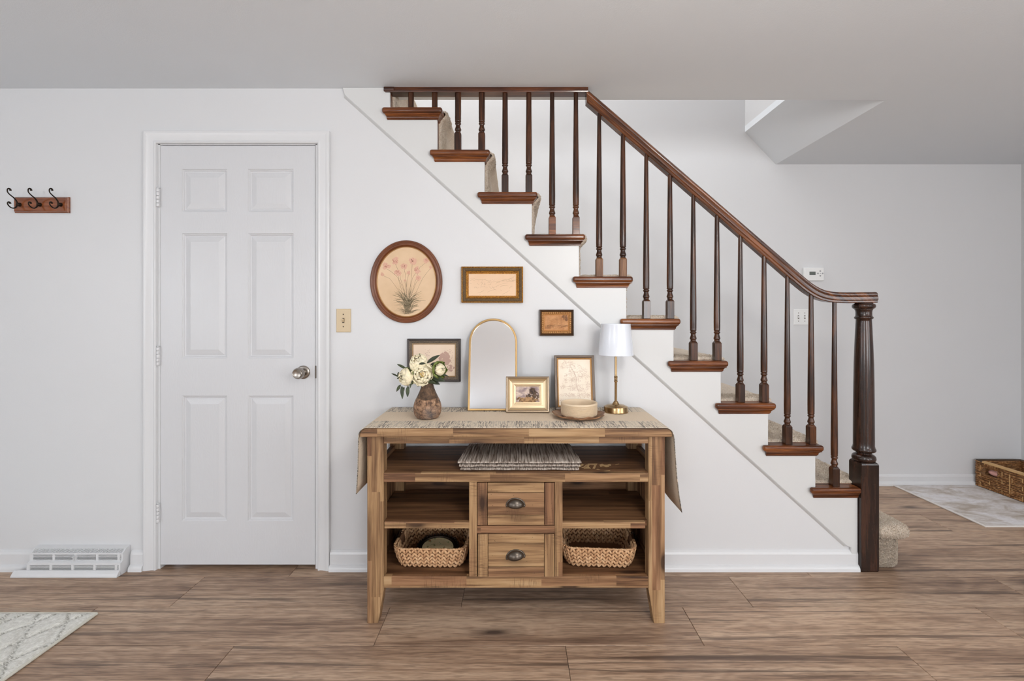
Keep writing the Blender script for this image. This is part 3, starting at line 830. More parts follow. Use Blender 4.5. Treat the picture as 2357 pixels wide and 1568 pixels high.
# table runner
def runner_mat():
    t = NT('woven_runner'); t.set(.95, 0, spec=.15)
    x = t.sep(t.coord())
    wv = t.noise(t.coord((700, 500, 700)), 1, 2); cream = t.ramp(wv, [(.3, srgb(212, 190, 162)), (.6, srgb(240, 224, 202))])
    dash = t.noise(t.coord((380, 24, 380)), 1, 2, .5)
    dm = t.ramp(dash, [(.48, 0.0), (.56, 1.0)])
    blk = t.ramp(t.noise(t.coord((16, 5, 16)), 1, 1), [(.42, .35), (.55, .9)])
    stripe = t.mix(t.math('MULTIPLY', dm, blk), srgb(232, 218, 198), srgb(128, 121, 115))
    f = t.new('ShaderNodeMath', operation='LESS_THAN'); t.link(x[1], f.inputs[0]); f.inputs[1].default_value = -.095
    b = t.new('ShaderNodeMath', operation='GREATER_THAN'); t.link(x[1], b.inputs[0]); b.inputs[1].default_value = .092
    band = t.math('MULTIPLY', t.math('MAXIMUM', f.outputs[0], b.outputs[0]), t.math('LESS_THAN', t.math('ABSOLUTE', x[0]), .618))
    # thin dark stitched line along the outer edges of the hanging ends
    e = t.math('LESS_THAN', x[1], -.203); side = t.math('GREATER_THAN', t.math('ABSOLUTE', x[0]), .612)
    st = t.ramp(t.noise(t.coord((20, 900, 520)), 1, 1), [(.45, 0.0), (.5, 1.0)])
    c = t.mix(band, cream, stripe)
    c = t.mix(t.math('MULTIPLY', t.math('MULTIPLY', e, side), st), c, srgb(40, 38, 38))
    t.base(c); t.bump(t.math('ADD', wv, t.math('MULTIPLY', dash, 1.4)), .6, .0025); return t.m
M_run = runner_mat()
RL = [(-.629, .527), (-.627, .56), (-.624, .62), (-.6225, .70), (-.6225, .745), (-.6215, .762), (-.617, .774), (-.609, .783), (-.600, .7878), (-.590, .7895)]
RR = [(.590, .7895), (.600, .7878), (.609, .783), (.617, .774), (.6225, .762), (.6245, .745), (.627, .70), (.632, .60), (.640, .52), (.649, .455)]
RT = RL + [(-.590+1.18*k/60, .7895) for k in range(1, 60)] + RR
RY0, RY1 = -.432, -.020
ny = 40; L = []
for j in range(ny+1):
    v = j/ny; row = []
    for x, z in RT:
        y = lerp(RY0, RY1, v)+.0015*noise.noise(Vector((x*9, v*2, 3)))
        zz_ = z; xx = x+.003
        if z > .7894: zz_ = z+.0004*noise.noise(Vector((x*20, y*20, 0)))
        elif z < .75:
            f = (.76-z)/.3
            xx += (1 if x > 0 else -1)*(.004*f*math.sin(v*7+2)+.002*f)*(1 if x > 0 else .5)
            if x > 0: zz_ = z + f*.02*v
            else: zz_ = z + f*.0*v
        row.append((xx, y, zz_))
    L.append(row)
run = obj('table_runner', MB().loops(L, close=False), M_run, origin=(.003, -.22, .789), smooth=True, solid=.0016)
tag(run, 'cream woven table runner with striped grey edges draped over the sideboard', 'table runner')
TZ = .7912

# folded mats on the upper shelf
def mat_mat():
    t = NT('ribbed_mat'); t.set(.95, 0, spec=.1)
    a = t.noise(t.coord((190, 6, 90), rand=9), 1, 4, .6); b = t.noise(t.coord((500, 500, 500)), 1, 2)
    c = t.ramp(a, [(.36, srgb(104, 90, 80)), (.47, srgb(170, 156, 144)), (.6, srgb(214, 203, 192))])
    t.base(t.mix(t.ramp(b, [(.35, .3), (.6, 0.0)]), c, srgb(120, 106, 96))); t.bump(t.math('ADD', a, t.math('MULTIPLY', b, .4)), 1, .004); return t.m
M_mat = mat_mat()
for q in range(3):
    zb = .6035+q*.0138; L = []; th = .0055; nx = 240
    def edge(u, v, up):
        x = -.213+.462*u; y = -.382+.26*v
        x += (u-.5)*.02*(1-v)*(1+.5*q)+.003*noise.noise(Vector((v*6, q*3, u)))
        zz_ = zb+(.0112 if up else 0)+(.0012*math.sin(u*260+q+v*2)+.0022*noise.noise(Vector((u*11, v*3, q*5))) if up else .0003)
        if v < .04: zz_ = zb+.006+(zz_-zb-.006)*.55
        y += .006*noise.noise(Vector((u*7, q*9, 1)))*(1 if v < .5 else 0)
        return (x, y, max(zz_, .6032))
    L = []
    for v in [0, .012, .04]+[.04+.96*k/9 for k in range(1, 10)]: L.append([edge(k/nx, v, True) for k in range(nx+1)])
    top_ = L; bot = []
    for v in [0, .012, .04, .3, .65, 1.0]: bot.append([edge(k/nx, v, False) for k in range(nx+1)])
    m = MB().loops(list(reversed(top_))+bot, close=False)
    o = obj('placemat', m, M_mat, origin=(.02, -.25, zb), smooth=True)
    tag(o, ['folded grey ribbed mat lowest of the stack on the upper shelf', 'folded grey ribbed mat in the middle of the shelf stack', 'folded grey ribbed mat topmost of the stack on the upper shelf'][q], 'placemat', 'folded mats on the sideboard shelf')

# water-hyacinth baskets on the bottom shelf
def hy_mat(name, cols):
    t = NT(name); t.set(.6, 0, spec=.3)
    a = t.noise(t.coord((60, 60, 60)), 1, 3); b = t.noise(t.coord((400, 400, 90)), 1, 2)
    t.base(t.mix(t.math('MULTIPLY', b, .5), t.ramp(a, [(.3, cols[0]), (.5, cols[1]), (.7, cols[2])]), cols[0])); t.bump(b, .5, .001); return t.m
M_hy = hy_mat('water_hyacinth', [srgb(172, 128, 92), srgb(212, 170, 128), srgb(236, 200, 160)])
M_hyd = plain('basket_core_shadow_brown', srgb(132, 94, 64), .9)
def basket(cx, cy, zb, rot, label):
    root = thing('woven_basket', label, 'basket', (cx, cy, zb), (0, 0, rot), 'braided baskets on the bottom shelf')
    w, d, h, r = .158, .132, .086, .05
    def outline(t_, s, off=0):       # rounded rectangle perimeter, t in 0..1, s shrink
        a_, b_ = w-s, d-s; rr = max(r-s*.3, .01)
        segs = [2*(a_-rr), PI*rr/2, 2*(b_-rr), PI*rr/2]*2; tot = sum(segs); q = (t_ % 1)*tot
        c = [(a_-rr, -b_+rr), (a_-rr, b_-rr), (-a_+rr, b_-rr), (-a_+rr, -b_+rr)]
        k = 0
        while q > segs[k]: q -= segs[k]; k += 1
        dirs = [(1, 0), (0, 1), (-1, 0), (0, -1)]
        e = k//2
        if k % 2 == 0:
            st_ = [(-a_+rr, -b_), (a_, -b_+rr), (a_-rr, b_), (-a_, b_-rr)][e]
            return Vector((st_[0]+dirs[e][0]*q, st_[1]+dirs[e][1]*q, 0)), Vector((dirs[e][1], -dirs[e][0], 0))
        an = -PI/2+e*PI/2+q/rr
        return Vector((c[e][0]+rr*math.cos(an), c[e][1]+rr*math.sin(an), 0)), Vector((math.cos(an), math.sin(an), 0))
    body = MB(); L = []
    n = 96
    for s, z_ in ((.036, .003), (.024, .012), (.013, .04), (.007, h-.006), (.006, h)):
        L.append([tuple(outline(k/n, s)[0]+Vector((0, 0, z_))) for k in range(n)])
    for s, z_ in ((.009, h), (.016, .04), (.028, .014), (.040, .008)):
        L.append([tuple(outline(k/n, s)[0]+Vector((0, 0, z_))) for k in range(n)])
    body.loops(L, cap_first=True, cap_last=True)
    obj('basket_body', body, M_hyd, parent=root, local=True, smooth=True)
    rowsN = 5; N = 84
    wv = MB()
    for side in (1, -1):
        for j in range(rowsN):
            zc = .006+(h-.006)*(j+.5)/rowsN
            for k in range(N):
                t_ = (k+.5*(0))/N
                sx_ = interp(zc, [(0, .036), (.02, .019), (.05, .009), (.09, .002)])
                p, nn = outline(t_, sx_+(0 if side == 1 else .011))
                hole = (abs(p.y) < .030 and abs(p.x) > w*.85 and zc > h-.030)
                if hole: continue
                tang = Vector((-nn.y, nn.x, 0)); sg = 1 if k % 2 else -1
                ax = (Vector((0, 0, 1))+tang*sg*.62+nn*.10).normalized(); o2 = nn*side; b3 = ax.cross(o2).normalized()
                R_ = Matrix((b3, o2, ax)).transposed()
                jit = .85+.3*random.random()
                wv.ellipsoid(p+Vector((0, 0, max(zc, .0115)))+nn*random.uniform(-.001, .001), (.0052*jit, .0042, .0115*jit), R_, 8, 6)
    obj('braided_weave', wv, M_hy, parent=root, local=True, smooth=True, kind='stuff')
    rim = MB()
    N2 = 90
    for k in range(N2):
        p, nn = outline(k/N2, .005)
        z_ = h+.003
        if abs(p.y) < .034 and abs(p.x) > w*.85: z_ -= .030
        tang = Vector((-nn.y, nn.x, 0)); ax = (tang+nn*.5).normalized(); b3 = ax.cross(Vector((0, 0, 1))).normalized(); R_ = Matrix((b3, Vector((0, 0, 1)), ax)).transposed()
        rim.ellipsoid(p+Vector((0, 0, z_+random.uniform(-.001, .001))), (.0065, .0042, .0085), R_, 6, 4)
    obj('rim', rim, M_hy, parent=root, local=True, smooth=True, kind='stuff')
    for s_ in (-1, 1):
        pts = spline([(s_*(w-.004), -.040, h-.012), (s_*(w+.003), -.034, h+.002), (s_*(w+.004), 0, h+.010), (s_*(w+.003), .034, h+.002), (s_*(w-.004), .040, h-.012)], 5)
        obj('handle', MB().tube(pts, .0045, 8), M_hook, parent=root, local=True, smooth=True, label='dark metal handle')
    return root
basket(-.352, -.222, .1805, math.radians(-1.5), 'braided tan basket left of the drawers, holding a dark oval frame')
basket(.357, -.220, .1805, math.radians(-4), 'empty braided tan basket right of the drawers on the bottom shelf')
# ornate oval frame lying in the left basket
of = thing('oval_tray', 'ornate dark oval framed picture lying inside the left braided basket', 'picture frame', (-.338, -.238, .2215), (math.radians(24), 0, math.radians(-4)))
m = MB(); L = []
for q, z_ in ((1.0, -.004), (1.03, .001), (1.0, .006), (.92, .008), (.86, .005), (.84, .002), (.80, .002)):
    L.append([(.086*q*math.cos(2*PI*k/48), .062*q*math.sin(2*PI*k/48), z_) for k in range(48)])
m.loops(L)
obj('oval_rim', m, M_hook, parent=of, local=True, smooth=True)
m = MB()
for k in range(44):
    a_ = 2*PI*k/44; big_ = 1.6 if k % 11 == 5 else 1
    m.ellipsoid(((.089+.002*(k % 2))*math.cos(a_), (.065+.002*(k % 2))*math.sin(a_), .003), (.0048*big_, .0048*big_, .0062*big_), None, 7, 5)
obj('rim_ornament', m, M_hook, parent=of, local=True, smooth=True, kind='stuff')
t = NT('floral_print'); t.set(.3); n1 = t.noise(t.coord(), 55, 4)
t.base(t.ramp(n1, [(.35, srgb(214, 196, 150)), (.55, srgb(222, 206, 164)), (.62, srgb(150, 160, 110)), (.7, srgb(186, 90, 70))]))
obj('picture', MB().add([(.071*math.cos(2*PI*k/40), .051*math.sin(2*PI*k/40), .0018) for k in range(40)], [tuple(range(40))]), t.m, parent=of, local=True)

# ------------------------------------------------------------------ pictures on the wall
wx = lambda p, s=476.0: (p-VPX)/s
wz = lambda p, s=476.0: CZ-(p-VPY)/s
def antique(name, c0, c1, sc=90, rough=.4, metal=.5, bs=.5, seed=0):
    t = NT(name); t.set(rough, metal)
    a = t.noise(t.coord(), sc, 4, .6); b = t.noise(t.coord(), sc*2.3, 3)
    t.base(t.mix(t.ramp(a, [(.38, 0.0), (.60, 1.0)]), c0, c1)); t.bump(t.math('ADD', a, b), bs, .002); return t.m
def rect_frame(root, w, h, sections, y_back=0, seed=0):
    """sections: list of (part name, material, [(inset, out)...]) from the outer edge inwards; local coords, bottom centre at origin, out = towards -y"""
    for nm, mt, prof in sections:
        L = []
        for i, o_ in prof: L.append([(-w/2+i, -o_, i), (w/2-i, -o_, i), (w/2-i, -o_, h-i), (-w/2+i, -o_, h-i)])
        obj(nm, MB().loops(L), mt, parent=root, local=True)
    i, o_ = sections[-1][2][-1]
    return i, o_
def backing(root, w, h, i, o_, mt, name='picture'):
    p = obj(name, MB().add([(-w/2+i, -o_, i), (w/2-i, -o_, i), (w/2-i, -o_, h-i), (-w/2+i, -o_, h-i)], [(0, 1, 2, 3)]), mt, parent=root, local=True)
    obj('backing_board', MB().box(-w/2+.004, w/2-.004, -o_+.0008, 0, .004, h-.004), M_hook, parent=root, local=True)
    return p
def paper(name, c, c2=None, sc=6):
    t = NT(name); t.set(.85, 0, spec=.1); a = t.noise(t.coord(), sc, 4)
    t.base(t.mix(t.ramp(a, [(.35, 0.0), (.7, 1.0)]), c, c2 or tuple(x*.9 for x in c[:3])+(1,))); return t.m
ink = lambda n, c: plain(n, c, .9)

# oval botanical print
OXc, OZc, OA, OB = wx(934.5), wz(648.5), .1745, .2005
ov = thing('oval_picture', 'oval wooden framed print of pink flowers on stems', 'picture frame', (OXc, 0, OZc))
FR = plain('oval_frame_wood', srgb(118, 62, 22), .42, coat=.12, var=.45)
L = []
for q, y in ((0, 0), (0, -.012), (.003, -.017), (.007, -.018), (.010, -.0145), (.013, -.0135), (.017, -.0165), (.021, -.017), (.025, -.0135), (.028, -.009), (.0295, -.008), (.0315, -.0065), (.0315, -.004)):
    L.append([((OA-q)*math.cos(2*PI*k/96), y, (OB-q)*math.sin(2*PI*k/96)) for k in range(96)])
obj('oval_frame', MB().loops(L), FR, parent=ov, local=True, smooth=True)
L = []
for q, y in ((.030, -.0075), (.0315, -.0085), (.033, -.0075), (.0335, -.005)):
    L.append([((OA-q)*math.cos(2*PI*k/96), y, (OB-q)*math.sin(2*PI*k/96)) for k in range(96)])
obj('gold_liner', MB().loops(L), plain('gilt', srgb(170, 130, 80), .4, .6), parent=ov, local=True, smooth=True)
pp = obj('print', MB().add([((OA-.031)*math.cos(2*PI*k/64), -.0045, (OB-.031)*math.sin(2*PI*k/64)) for k in range(64)], [tuple(range(64))]), paper('aged_paper', srgb(226, 198, 166), srgb(212, 182, 148)), parent=ov, local=True)
ou = lambda u: wx(840+u/7.126)-OXc
ovz = lambda v: wz(540+v/7.126)-OZc
yk = -.0049
stems = MB(); blades = MB(); petals = MB(); petd = MB()
fl = [(485,430,62),(345,520,62),(275,650,30),(530,620,62),(635,515,55),(770,430,62),(845,578,60),(995,425,50),(1070,535,28),(870,715,45),(712,625,36),(645,750,22)]
base_ = (690, 1180)
midx = {0:(600,800),1:(560,760),2:(430,760),3:(560,800),4:(670,800),5:(755,700),6:(760,760),7:(870,600),8:(900,800),9:(810,850),10:(680,800),11:(660,900)}
for k, (u, v, r) in enumerate(fl):
    mu_, mv_ = midx[k]
    e = (base_[0]+random.uniform(-45, 60), base_[1]+random.uniform(-90, 60))
    pts = spline([(ou(u), 0, ovz(v+r*.6)), (ou((u*.45+mu_*.55)), 0, ovz(lerp(v, mv_, .5))), (ou(mu_), 0, ovz(mv_)), (ou(e[0]), 0, ovz(e[1]))], 6)
    stems.ribbon([(p.x, p.z) for p in pts], .0010, yk, False)
    s_ = r/7.126/476
    for _ in range(int(10+r/5)):
        a_ = random.random()*2*PI; q = s_*random.uniform(.1, .85)
        petals.blob(ou(u)+q*math.cos(a_), ovz(v)+q*math.sin(a_), s_*random.uniform(.22, .42), yk-.0002-random.random()*.0002, 9, .7)
    for _ in range(int(8+r/6)):
        a_ = random.random()*2*PI; q = s_*random.uniform(0, .7)
        petd.blob(ou(u)+q*math.cos(a_), ovz(v)+q*math.sin(a_), s_*random.uniform(.06, .12), yk-.0006, 7, .8)
for k in range(74):
    a_ = random.uniform(-1.15, 1.15); ln = random.uniform(180, 470)*(1-.35*abs(a_)/1.15)
    bu = 690+random.uniform(-40, 50); bv = 1300-random.uniform(0, 120)
    tu = bu+math.sin(a_)*ln; tv = bv-math.cos(a_)*ln; cu = bu+math.sin(a_*.45)*ln*.55; cvv = bv-ln*.5
    tu = min(max(tu, 300), 990)
    pts = spline([(ou(bu), 0, ovz(bv)), (ou(cu), 0, ovz(cvv)), (ou(tu), 0, ovz(tv))], 6)
    blades.ribbon([(p.x, p.z) for p in pts], random.uniform(.0008, .0026), yk-.0001*(k % 3))
for k in range(46):
    a_ = random.uniform(-1.5, 1.5); ln = random.uniform(60, 230); bu = 690+random.uniform(-60, 60); bv = 1315-random.uniform(0, 45)
    tu, tv = bu+math.sin(a_)*ln, bv-math.cos(a_)*ln*.7
    pts = spline([(ou(bu), 0, ovz(bv)), (ou(lerp(bu, tu, .5)), 0, ovz(lerp(bv, tv, .7))), (ou(tu), 0, ovz(tv))], 4)
    blades.ribbon([(p.x, p.z) for p in pts], .0010, yk-.0004)
obj('printed_stem', stems, ink('stem_ink', srgb(134, 116, 96)), parent=pp, local=True, kind='stuff')
obj('printed_grass', blades, ink('grass_ink', srgb(140, 126, 100)), parent=pp, local=True, kind='stuff')
obj('printed_petals', petals, ink('petal_ink', srgb(216, 172, 150)), parent=pp, local=True, kind='stuff')
obj('printed_petal_centres', petd, ink('petal_dark_ink', srgb(196, 140, 120)), parent=pp, local=True, kind='stuff')

# wide gold frame with an ink landscape
GF = antique('old_gold', srgb(122, 76, 28), srgb(196, 140, 56), 230, .35, .55)
GC = antique('gold_grey_carving', srgb(84, 70, 52), srgb(128, 104, 74), 330, .5, .3, .9)
x0, x1, z0, z1 = wx(1062), wx(1204), wz(697), wz(614)
w, h = x1-x0, z1-z0
gf = thing('landscape_drawing', 'wide gold framed ink landscape sketch beside the oval print', 'picture frame', ((x0+x1)/2, 0, z0))
i, o_ = rect_frame(gf, w, h, [('outer_molding', GF, [(0, 0), (0, .018), (.003, .020), (.006, .018)]), ('carved_molding', GC, [(.006, .018), (.011, .0215), (.016, .019), (.021, .014)]),
                         ('inner_molding', GF, [(.021, .014), (.024, .016), (.0265, .014), (.029, .010), (.032, .0095), (.0345, .006)])])
pp = backing(gf, w, h, i, o_, paper('sketch_paper', srgb(232, 202, 172), srgb(226, 192, 160)))
m = MB(); y_ = -o_-.0004
gu = lambda u: wx(1050+u/8.254)-(x0+x1)/2
gv = lambda v: wz(600+v/8.254)-z0
for line in ([(260,345),(320,330),(380,360),(450,365),(520,355),(600,380),(680,390),(740,395)], [(700,370),(770,405),(850,390),(870,375),(960,365)], [(870,385),(920,360),(970,385)], [(975,370),(1000,345),(1050,335),(1100,300),(1098,265)],
             [(980,395),(1040,400),(1085,375),(1130,372)], [(340,490),(345,520),(370,495),(390,520),(430,510)], [(400,430),(415,450)], [(455,430),(480,400),(490,440),(470,490),(530,495),(600,510)], [(590,420),(620,400),(650,430),(640,460)],
             [(630,480),(650,520),(690,515),(715,510),(820,460),(880,440)], [(820,505),(880,475),(980,470)], [(740,550),(700,520)], [(410,615),(480,590),(530,560)], [(590,605),(640,575),(740,548),(760,570)], [(840,555),(865,575)], [(1000,540),(1040,490),(1070,485)],
             [(870,640),(930,615),(1020,560)], [(430,640),(470,645)], [(250,430),(290,440)], [(500,455),(550,460),(530,430),(560,440)], [(760,420),(800,405),(830,410)], [(880,440),(940,425),(985,420)], [(255,380),(300,365),(350,375)]):
    pts = spline([(gu(a_), 0, gv(b_)) for a_, b_ in line], 3)
    m.ribbon([(p.x, p.z) for p in pts], .0006, y_)
for _ in range(70):
    a_ = random.choice([random.uniform(380, 760), random.uniform(870, 1090)]); b_ = random.uniform(350, 520) if a_ < 800 else random.uniform(340, 400)
    an = random.uniform(-.6, .6); q = random.uniform(6, 22)
    m.ribbon([(gu(a_), gv(b_)), (gu(a_+q*math.cos(an)), gv(b_+q*math.sin(an)))], .0006, y_)
obj('ink_lines', m, ink('brown_ink', srgb(142, 116, 92)), parent=pp, local=True, kind='stuff')

def beads(w, h, i, o_, step, r, parent, mt, name='beading'):
    m = MB(); pts = []
    nx = max(2, round((w-2*i)/step)); nz = max(2, round((h-2*i)/step))
    for k in range(nx+1): pts += [(-w/2+i+(w-2*i)*k/nx, i), (-w/2+i+(w-2*i)*k/nx, h-i)]
    for k in range(1, nz): pts += [(-w/2+i, i+(h-2*i)*k/nz), (w/2-i, i+(h-2*i)*k/nz)]
    for x, z_ in pts: m.ellipsoid((x, -o_, z_), (r, r, r), None, 7, 5)
    return obj(name, m, mt, parent=parent, local=True, smooth=True, kind='stuff')
def smudge_mat(name, stops, sc=(20, 20, 20), seed=0, de=5, rot=0):
    t = NT(name); t.set(.7, 0, spec=.2); n1 = t.noise(t.coord(sc, rot=(0, rot, 0)), 1, de, .6, .5)
    t.base(t.ramp(n1, stops)); return t.m
def tree_shapes(m, cx, cz, r, y, n=24, sq=.9, jag=.6):
    for _ in range(n):
        a_ = random.random()*2*PI; q = r*random.random()**.6
        m.blob(cx+q*math.cos(a_), cz+q*sq*math.sin(a_), r*random.uniform(.12, .3), y-random.random()*.0002, 9, jag)
# small beaded frame
x0, x1, z0, z1 = wx(1241.5), wx(1320.5), wz(773), wz(713); w, h = x1-x0, z1-z0
sf = thing('small_framed_sketch', 'small dark frame with beaded gold edge below the stair skirt', 'picture frame', ((x0+x1)/2, 0, z0))
DF = plain('dark_brown_frame', srgb(58, 38, 22), .35, coat=.3); BG = plain('beaded_gold', srgb(206, 160, 104), .35, .6)
i, o_ = rect_frame(sf, w, h, [('outer_molding', DF, [(0, 0), (0, .018), (.004, .020), (.011, .012)]), ('bead_bed', antique('bead_bed_gold', srgb(128, 86, 48), srgb(180, 132, 82), 300), [(.011, .012), (.013, .011), (.0195, .011), (.022, .009)]),
                              ('inner_molding', BG, [(.022, .009), (.024, .010), (.026, .005)])])
beads(w, h, .0163, .0115, .0105, .0044, sf, BG)
pp = backing(sf, w, h, i, o_, paper('brown_paper', srgb(206, 156, 112), srgb(170, 120, 80), 30))
m = MB(); y_ = -o_-.0003; iw = w-2*i; ih = h-2*i
tree_shapes(m, iw*.38, i+ih*.82, iw*.16, y_, 22); 
for k in range(26):
    a_ = random.uniform(-iw*.5, iw*.45); m.ribbon([(a_, i+ih*.25+random.uniform(-.006, .008)), (a_+random.uniform(.004, .03), i+ih*.25+random.uniform(-.004, .01))], .0009, y_)
for fx_ in (-.38, -.34, .0, .05, .2): m.ribbon([(iw*fx_, i+ih*.22), (iw*fx_+.001, i+ih*.9)], .0008, y_)
for k in range(8): m.ribbon([(-iw*.47+k*.0035, i+ih*.1), (-iw*.47+k*.0035, i+ih*random.uniform(.22, .34))], .0018, y_)
tree_shapes(m, iw*.40, i+ih*.74, iw*.09, y_, 20, 1.0, .9)
for k in range(90):
    x_ = random.uniform(-iw*.47, iw*.47); z_ = i+ih*random.choice([random.uniform(.08, .4), random.uniform(.3, .8)]); l_ = random.uniform(.003, .010); an = random.uniform(-.4, .9)
    m.ribbon([(x_, z_), (min(x_+l_*math.cos(an), iw*.49), z_+l_*.5*math.sin(an))], random.uniform(.0003, .0008), y_)
obj('ink_lines', m, ink('dark_sepia', srgb(124, 88, 62)), parent=pp, local=True, kind='stuff')

# silver-grey frame behind the flowers
x0, x1, z0, z1 = wx(937.5), wx(1060), wz(879), wz(780); w, h = x1-x0, z1-z0
sv = thing('framed_tree_sketch', 'pewter grey framed tree sketch on the wall behind the peonies', 'picture frame', ((x0+x1)/2, 0, z0))
PE = plain('pewter', srgb(98, 92, 90), .35, .5); PD = plain('pewter_edge', srgb(38, 36, 36), .4)
PC = antique('pewter_carving', srgb(86, 78, 70), srgb(142, 128, 112), 420, .45, .4, .9)
i, o_ = rect_frame(sv, w, h, [('outer_molding', PD, [(0, 0), (0, .016), (.002, .018)]), ('flat_molding', PE, [(.002, .018), (.006, .021), (.009, .018), (.0105, .017)]), ('carved_molding', PC, [(.0105, .017), (.0125, .018), (.020, .014), (.023, .013)]),
                              ('inner_molding', plain('dull_gold', srgb(150, 124, 90), .4, .5), [(.023, .013), (.0255, .013), (.028, .008)])])
pp = backing(sv, w, h, i, o_, paper('peach_paper', srgb(232, 212, 192), srgb(222, 200, 178)))
m = MB(); y_ = -o_-.0003; iw = w-2*i; ih = h-2*i
tree_shapes(m, iw*.25, i+ih*.55, iw*.13, y_, 90, 1.2); [m.blob(iw*.36+random.uniform(-.022, .022), i+ih*random.uniform(.35, .85), random.uniform(.0008, .002), y_, 6, .8) for _ in range(60)]
tree_shapes(m, iw*.40, i+ih*.26, iw*.09, y_, 24, .8)
for k in range(26): m.blob(-iw*.16+random.uniform(-.012, .012), i+ih*random.uniform(.5, .84), .0016*random.uniform(.5, 1.2), y_, 7, .6)
for k in range(16): m.ribbon([(iw*.2+random.uniform(-.03, .03), i+ih*.12+k*.0004), (iw*.2+random.uniform(.0, .05), i+ih*.12)], .0010, y_)
obj('ink_lines', m, ink('mauve_sepia', srgb(190, 158, 144)), parent=pp, local=True, kind='stuff')

# ------------------------------------------------------------------ things standing on the sideboard
# arched mirror leaning on the wall
ang = math.radians(11.3)
mr = thing('arched_mirror', 'arched mirror in a thin gold frame leaning on the wall', 'mirror', (-.1055, -.101, TZ), (-ang, 0, 0))
MWd, MHt = .2290, .4330
def arch(i, y):
    r = MWd/2-i; zs = MHt-MWd/2
    P = [(-r, y, i), (r, y, i), (r, y, zs*.5), (r, y, zs)] + [(r*math.cos(a_), y, zs+r*math.sin(a_)) for a_ in [PI*k/32 for k in range(1, 32)]] + [(-r, y, zs), (-r, y, zs*.5)]
    return P
obj('mirror_frame', MB().loops([arch(0, 0), arch(0, -.016), (arch(.0012, -.0172)), arch(.0078, -.0172), arch(.0090, -.0155), arch(.0092, -.008)]), M_goldm, parent=mr, local=True)
obj('mirror_pane', MB().add(arch(.0090, -.009), [tuple(range(len(arch(0, 0))))]), M_mirror, parent=mr, local=True)
obj('backing_board', MB().loops([arch(.001, -.0005), arch(.001, -.0075)], cap_first=True, cap_last=True), M_hook, parent=mr, local=True)
# champagne gold frame in front of the mirror
w, h = .1985, .1615
cg = thing('gold_framed_painting', 'wide champagne gold frame with a small dark landscape, leaning on the mirror', 'picture frame', (.0565, -.139, TZ), (math.radians(-9), 0, 0))
CG = plain('champagne_gold', srgb(206, 184, 150), .36, .8); CS = plain('champagne_edge', srgb(168, 150, 128), .3, .8)
i, o_ = rect_frame(cg, w, h, [('outer_molding', CS, [(0, 0), (0, .016), (.003, .020), (.007, .019), (.0085, .021), (.010, .020)]), ('scoop', CG, [(.010, .020), (.014, .0155), (.020, .0115), (.028, .0095), (.036, .0098)]),
                              ('inner_molding', CG, [(.036, .0098), (.0375, .012), (.040, .0115), (.0415, .009), (.0445, .0085), (.046, .006)])])
pp = backing(cg, w, h, i, o_, smudge_mat('stormy_sky', [(.3, srgb(120, 104, 110)), (.45, srgb(160, 142, 140)), (.6, srgb(206, 186, 172)), (.75, srgb(226, 208, 192))], (26, 26, 40)))
m = MB(); y_ = -o_-.0003; iw = w-2*i; ih = h-2*i
tree_shapes(m, iw*.24, i+ih*.70, iw*.17, y_, 50, .75); tree_shapes(m, iw*.1, i+ih*.38, iw*.16, y_, 30, .6); tree_shapes(m, iw*.38, i+ih*.45, iw*.13, y_, 30, 1.2)
for fx_ in (.18, .24, .29): m.ribbon([(iw*fx_, i+ih*.6), (iw*(fx_+.02), i+ih*.15)], .003, y_)
obj('painted_tree', m, smudge_mat('dark_foliage', [(.35, srgb(64, 52, 48)), (.6, srgb(110, 90, 74))], (90, 90, 90)), parent=pp, local=True, kind='stuff')
m = MB(); tree_shapes(m, -iw*.3, i+ih*.2, iw*.14, y_-.0001, 26, .7); tree_shapes(m, 0, i+ih*.12, iw*.3, y_-.0001, 40, .3); tree_shapes(m, iw*.3, i+ih*.12, iw*.15, y_-.0001, 26, .5)
obj('painted_ground', m, smudge_mat('ochre_ground', [(.35, srgb(104, 80, 58)), (.6, srgb(176, 140, 102))], (90, 90, 90)), parent=pp, local=True, kind='stuff')
# upright frame with a sepia tree print
w, h = .1895, .2540
tf = thing('tall_framed_print', 'upright bronze-grey framed sepia tree print standing behind the ribbed bowl', 'picture frame', (.281, -.080, TZ), (math.radians(-12), 0, 0))
i, o_ = rect_frame(tf, w, h, [('outer_molding', plain('bronze_grey', srgb(120, 108, 98), .35, .6), [(0, 0), (0, .016), (.002, .0185), (.009, .0165), (.0125, .014)]), ('inner_molding', BG, [(.0125, .014), (.014, .015), (.0185, .011), (.019, .008)])])
beads(w, h, .0155, .0152, .0042, .0016, tf, BG)
pp = backing(tf, w, h, i, o_, paper('ivory_paper', srgb(246, 236, 220), srgb(238, 224, 204), 8))
m = MB(); y_ = -o_-.0003; iw = w-2*i; ih = h-2*i
def spray(cx, cz, ang_, ln, depth):
    ex, ez = cx+ln*math.cos(ang_), cz+ln*math.sin(ang_)
    ex = min(max(ex, -iw*.49), iw*.49); ez = min(max(ez, i+.002), i+ih-.004)
    m.ribbon([(cx, cz), ((cx+ex)/2+ln*.08, (cz+ez)/2), (ex, ez)], .0008+.0005*depth, y_, False)
    if depth > 0:
        for k in range(3): spray(lerp(cx, ex, .4+.3*k), lerp(cz, ez, .4+.3*k), ang_+random.uniform(-1.1, 1.1), ln*.6, depth-1)
    else:
        for _ in range(3): m.blob(ex+random.uniform(-.003, .003), ez+random.uniform(-.003, .003), random.uniform(.0008, .0018), y_, 6, .8)
tu_ = lambda u: (u-1880)/265*iw*.5
tv_ = lambda v: i+ih*(1-(v-130)/790)
